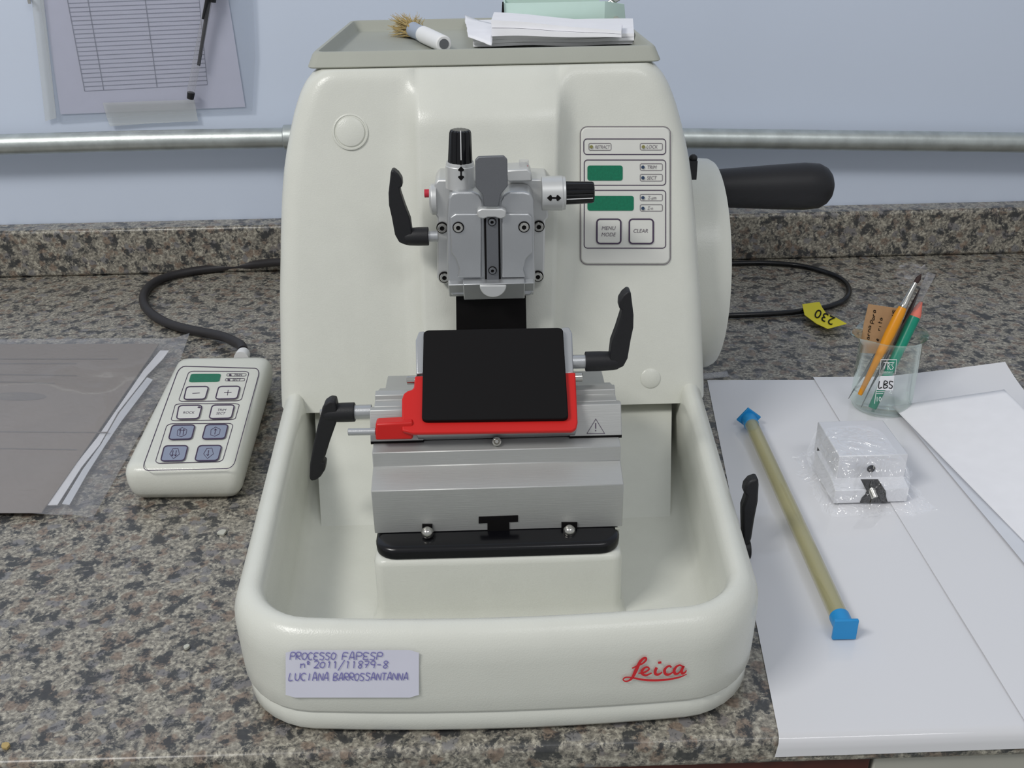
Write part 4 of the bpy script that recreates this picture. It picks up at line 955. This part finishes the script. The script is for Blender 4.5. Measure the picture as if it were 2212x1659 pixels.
# bag: crumpled film shell
b = B(); nu, nv = 48, 30; cen = Vector(((X0+X1)/2-.002, cy0+.028, 0))
for j in range(nv+1):
    ph = j/nv
    for i in range(nu):
        a = 2*math.pi*i/nu
        sup = (abs(math.cos(a))**4+abs(math.sin(a))**4)**(-.25)
        if ph < .5: rr2 = 1+(.5-ph)*1.05*(.4+.6*abs(noise.noise(Vector((math.cos(a)*2, math.sin(a)*2, 3)))*2)); z2 = .0022+.001*j
        else: rr2 = 1
        h = min(1, ph*2); hh = max(0, ph-.5)*2
        rx = (X1-X0)/2+.004; ry = .037
        if ph < .5:
            sc_ = 1+(.5-ph)*1.0*(.35+1.5*abs(noise.noise(Vector((math.cos(a)*2.2, math.sin(a)*2.2, 3))))); zz = .0024+.02*ph*ph*1.2
        else:
            sc_ = math.cos(hh*math.pi/2)**.35 if hh < 1 else 0; zz = .0085+.034*math.sin(hh*math.pi/2)**.75
            zz = .0085+(zt_+.0015-.0085)*math.sin(hh*math.pi/2)**.7
        jit = noise.noise(Vector((math.cos(a)*5, math.sin(a)*5, ph*7)))
        jit2 = noise.noise(Vector((math.cos(a)*14, math.sin(a)*14, ph*14)))
        b.v.append(cen+Vector((rx*sup*sc_*math.cos(a)*(1+.05*jit)+(.004 if ph < .5 else 0), ry*sup*sc_*math.sin(a)*(1+.05*jit), zz+(.0012*abs(jit)*(1 if ph > .1 else .3)+.0009*jit2*(1 if ph > .1 else 0))*max(0, 1-hh*1.1))))
b.f = [(j*nu+i, j*nu+(i+1) % nu, (j+1)*nu+(i+1) % nu, (j+1)*nu+i) for j in range(nv) for i in range(nu)]
tag(b.obj('clear_bag', FILM, smooth=25), 'crumpled clear plastic bag around the aluminium clamp on white paper', 'bag')

# ------------------------------------------------------------ booklet at left
bl = thing('sleeved_booklet', PZ(150, 1000, 0), 'taupe booklet in a clear sleeve with white paper strips, left on granite', 'booklet')
ZB = .0052
B().prism(mp([(-500, 745), (344, 742), (90, 1106), (-500, 1108)], plZ(ZB)), (0, 0, -.0012)).obj('cover', CAT, bl, bevel=.0004)
b = B(); pf = plZ(ZB+.0003)
for y in (775, 785, 808, 824, 932, 968): stroke(b, [(-60+(y % 3)*20, y), (110+(y*7 % 160), y+(y % 5))], 2.2, pf)
b.add(mp(circ(40, 856, 60, 26, 9), pf), [tuple(range(26))]); 
b.obj('cover_print', CATI, bl, flat=True)
B().prism(mp([(346, 757), (365, 757), (352, 775), (318, 810), (255, 890), (215, 960), (175, 1010), (124, 1090), (95, 1091), (150, 1020), (210, 945), (262, 870), (310, 800)], plZ(.0042)), (0, 0, -.0006)).obj('white_strip', PAP2, bl)
B().prism(mp([(318, 815), (330, 820), (300, 860), (262, 910), (225, 965), (190, 1020), (150, 1090), (134, 1088), (178, 1015), (218, 960), (257, 893), (290, 850)], plZ(.0036)), (0, 0, -.0005)).obj('white_strip', PAP, bl)
b = B(); nx, ny = 30, 40; q = [PZ(-450, 738, ZB+.001), PZ(412, 733, .005), PZ(200, 1120, .002), PZ(-450, 1112, ZB+.001)]
for j in range(ny+1):
    for i in range(nx+1):
        u, v = i/nx, j/ny; p = (q[0]*(1-u)+q[1]*u)*(1-v)+(q[3]*(1-u)+q[2]*u)*v
        edge = max(0, (u-.95)/.05); e2 = max(0, min(1, (p.x+.3325)/.010)); lift = .010*edge*max(0, 1-v*6)
        b.v.append(Vector((p.x, p.y, (ZB+.0016)*(1-e2)+.0054*e2-edge*.0036+lift+.0008*noise.noise(Vector((p.x*40, p.y*30, 2))))))
b.f = [(j*(nx+1)+i, j*(nx+1)+i+1, (j+1)*(nx+1)+i+1, (j+1)*(nx+1)+i) for j in range(ny) for i in range(nx)]
b.obj('plastic_sleeve', SLEEVE, bl, smooth=80)

# small crumbs and scrap
for (x, y, s, lb_) in ((480, 1150, .004, 'translucent wax flake on granite between handset and basin'), (404, 1397, .0025, 'small pale wax crumb on granite in front left'), (12, 1610, .003, 'yellowish crumb on granite near the bottom left corner')):
    c = PZ(x, y, .0012); b = B()
    b.prism([c+Vector((s*math.cos(a)*random.uniform(.6, 1), s*math.sin(a)*random.uniform(.6, 1), -.0011)) for a in [k*math.pi/3.5 for k in range(7)]], (0, 0, .0018))
    tag(b.obj('wax_crumb', WAX if x > 50 else BRS, bevel=.0003), lb_, 'crumb', 'crumbs on the granite')
cloth('film_scrap', ((1517, 822), (1576, 818), (1570, 805), (1519, 808)), .001, CLR, .0002, amp=.004, nx=12, ny=6, seed=6, label='small scrap of clear film behind the lining paper by the housing', cat='film')
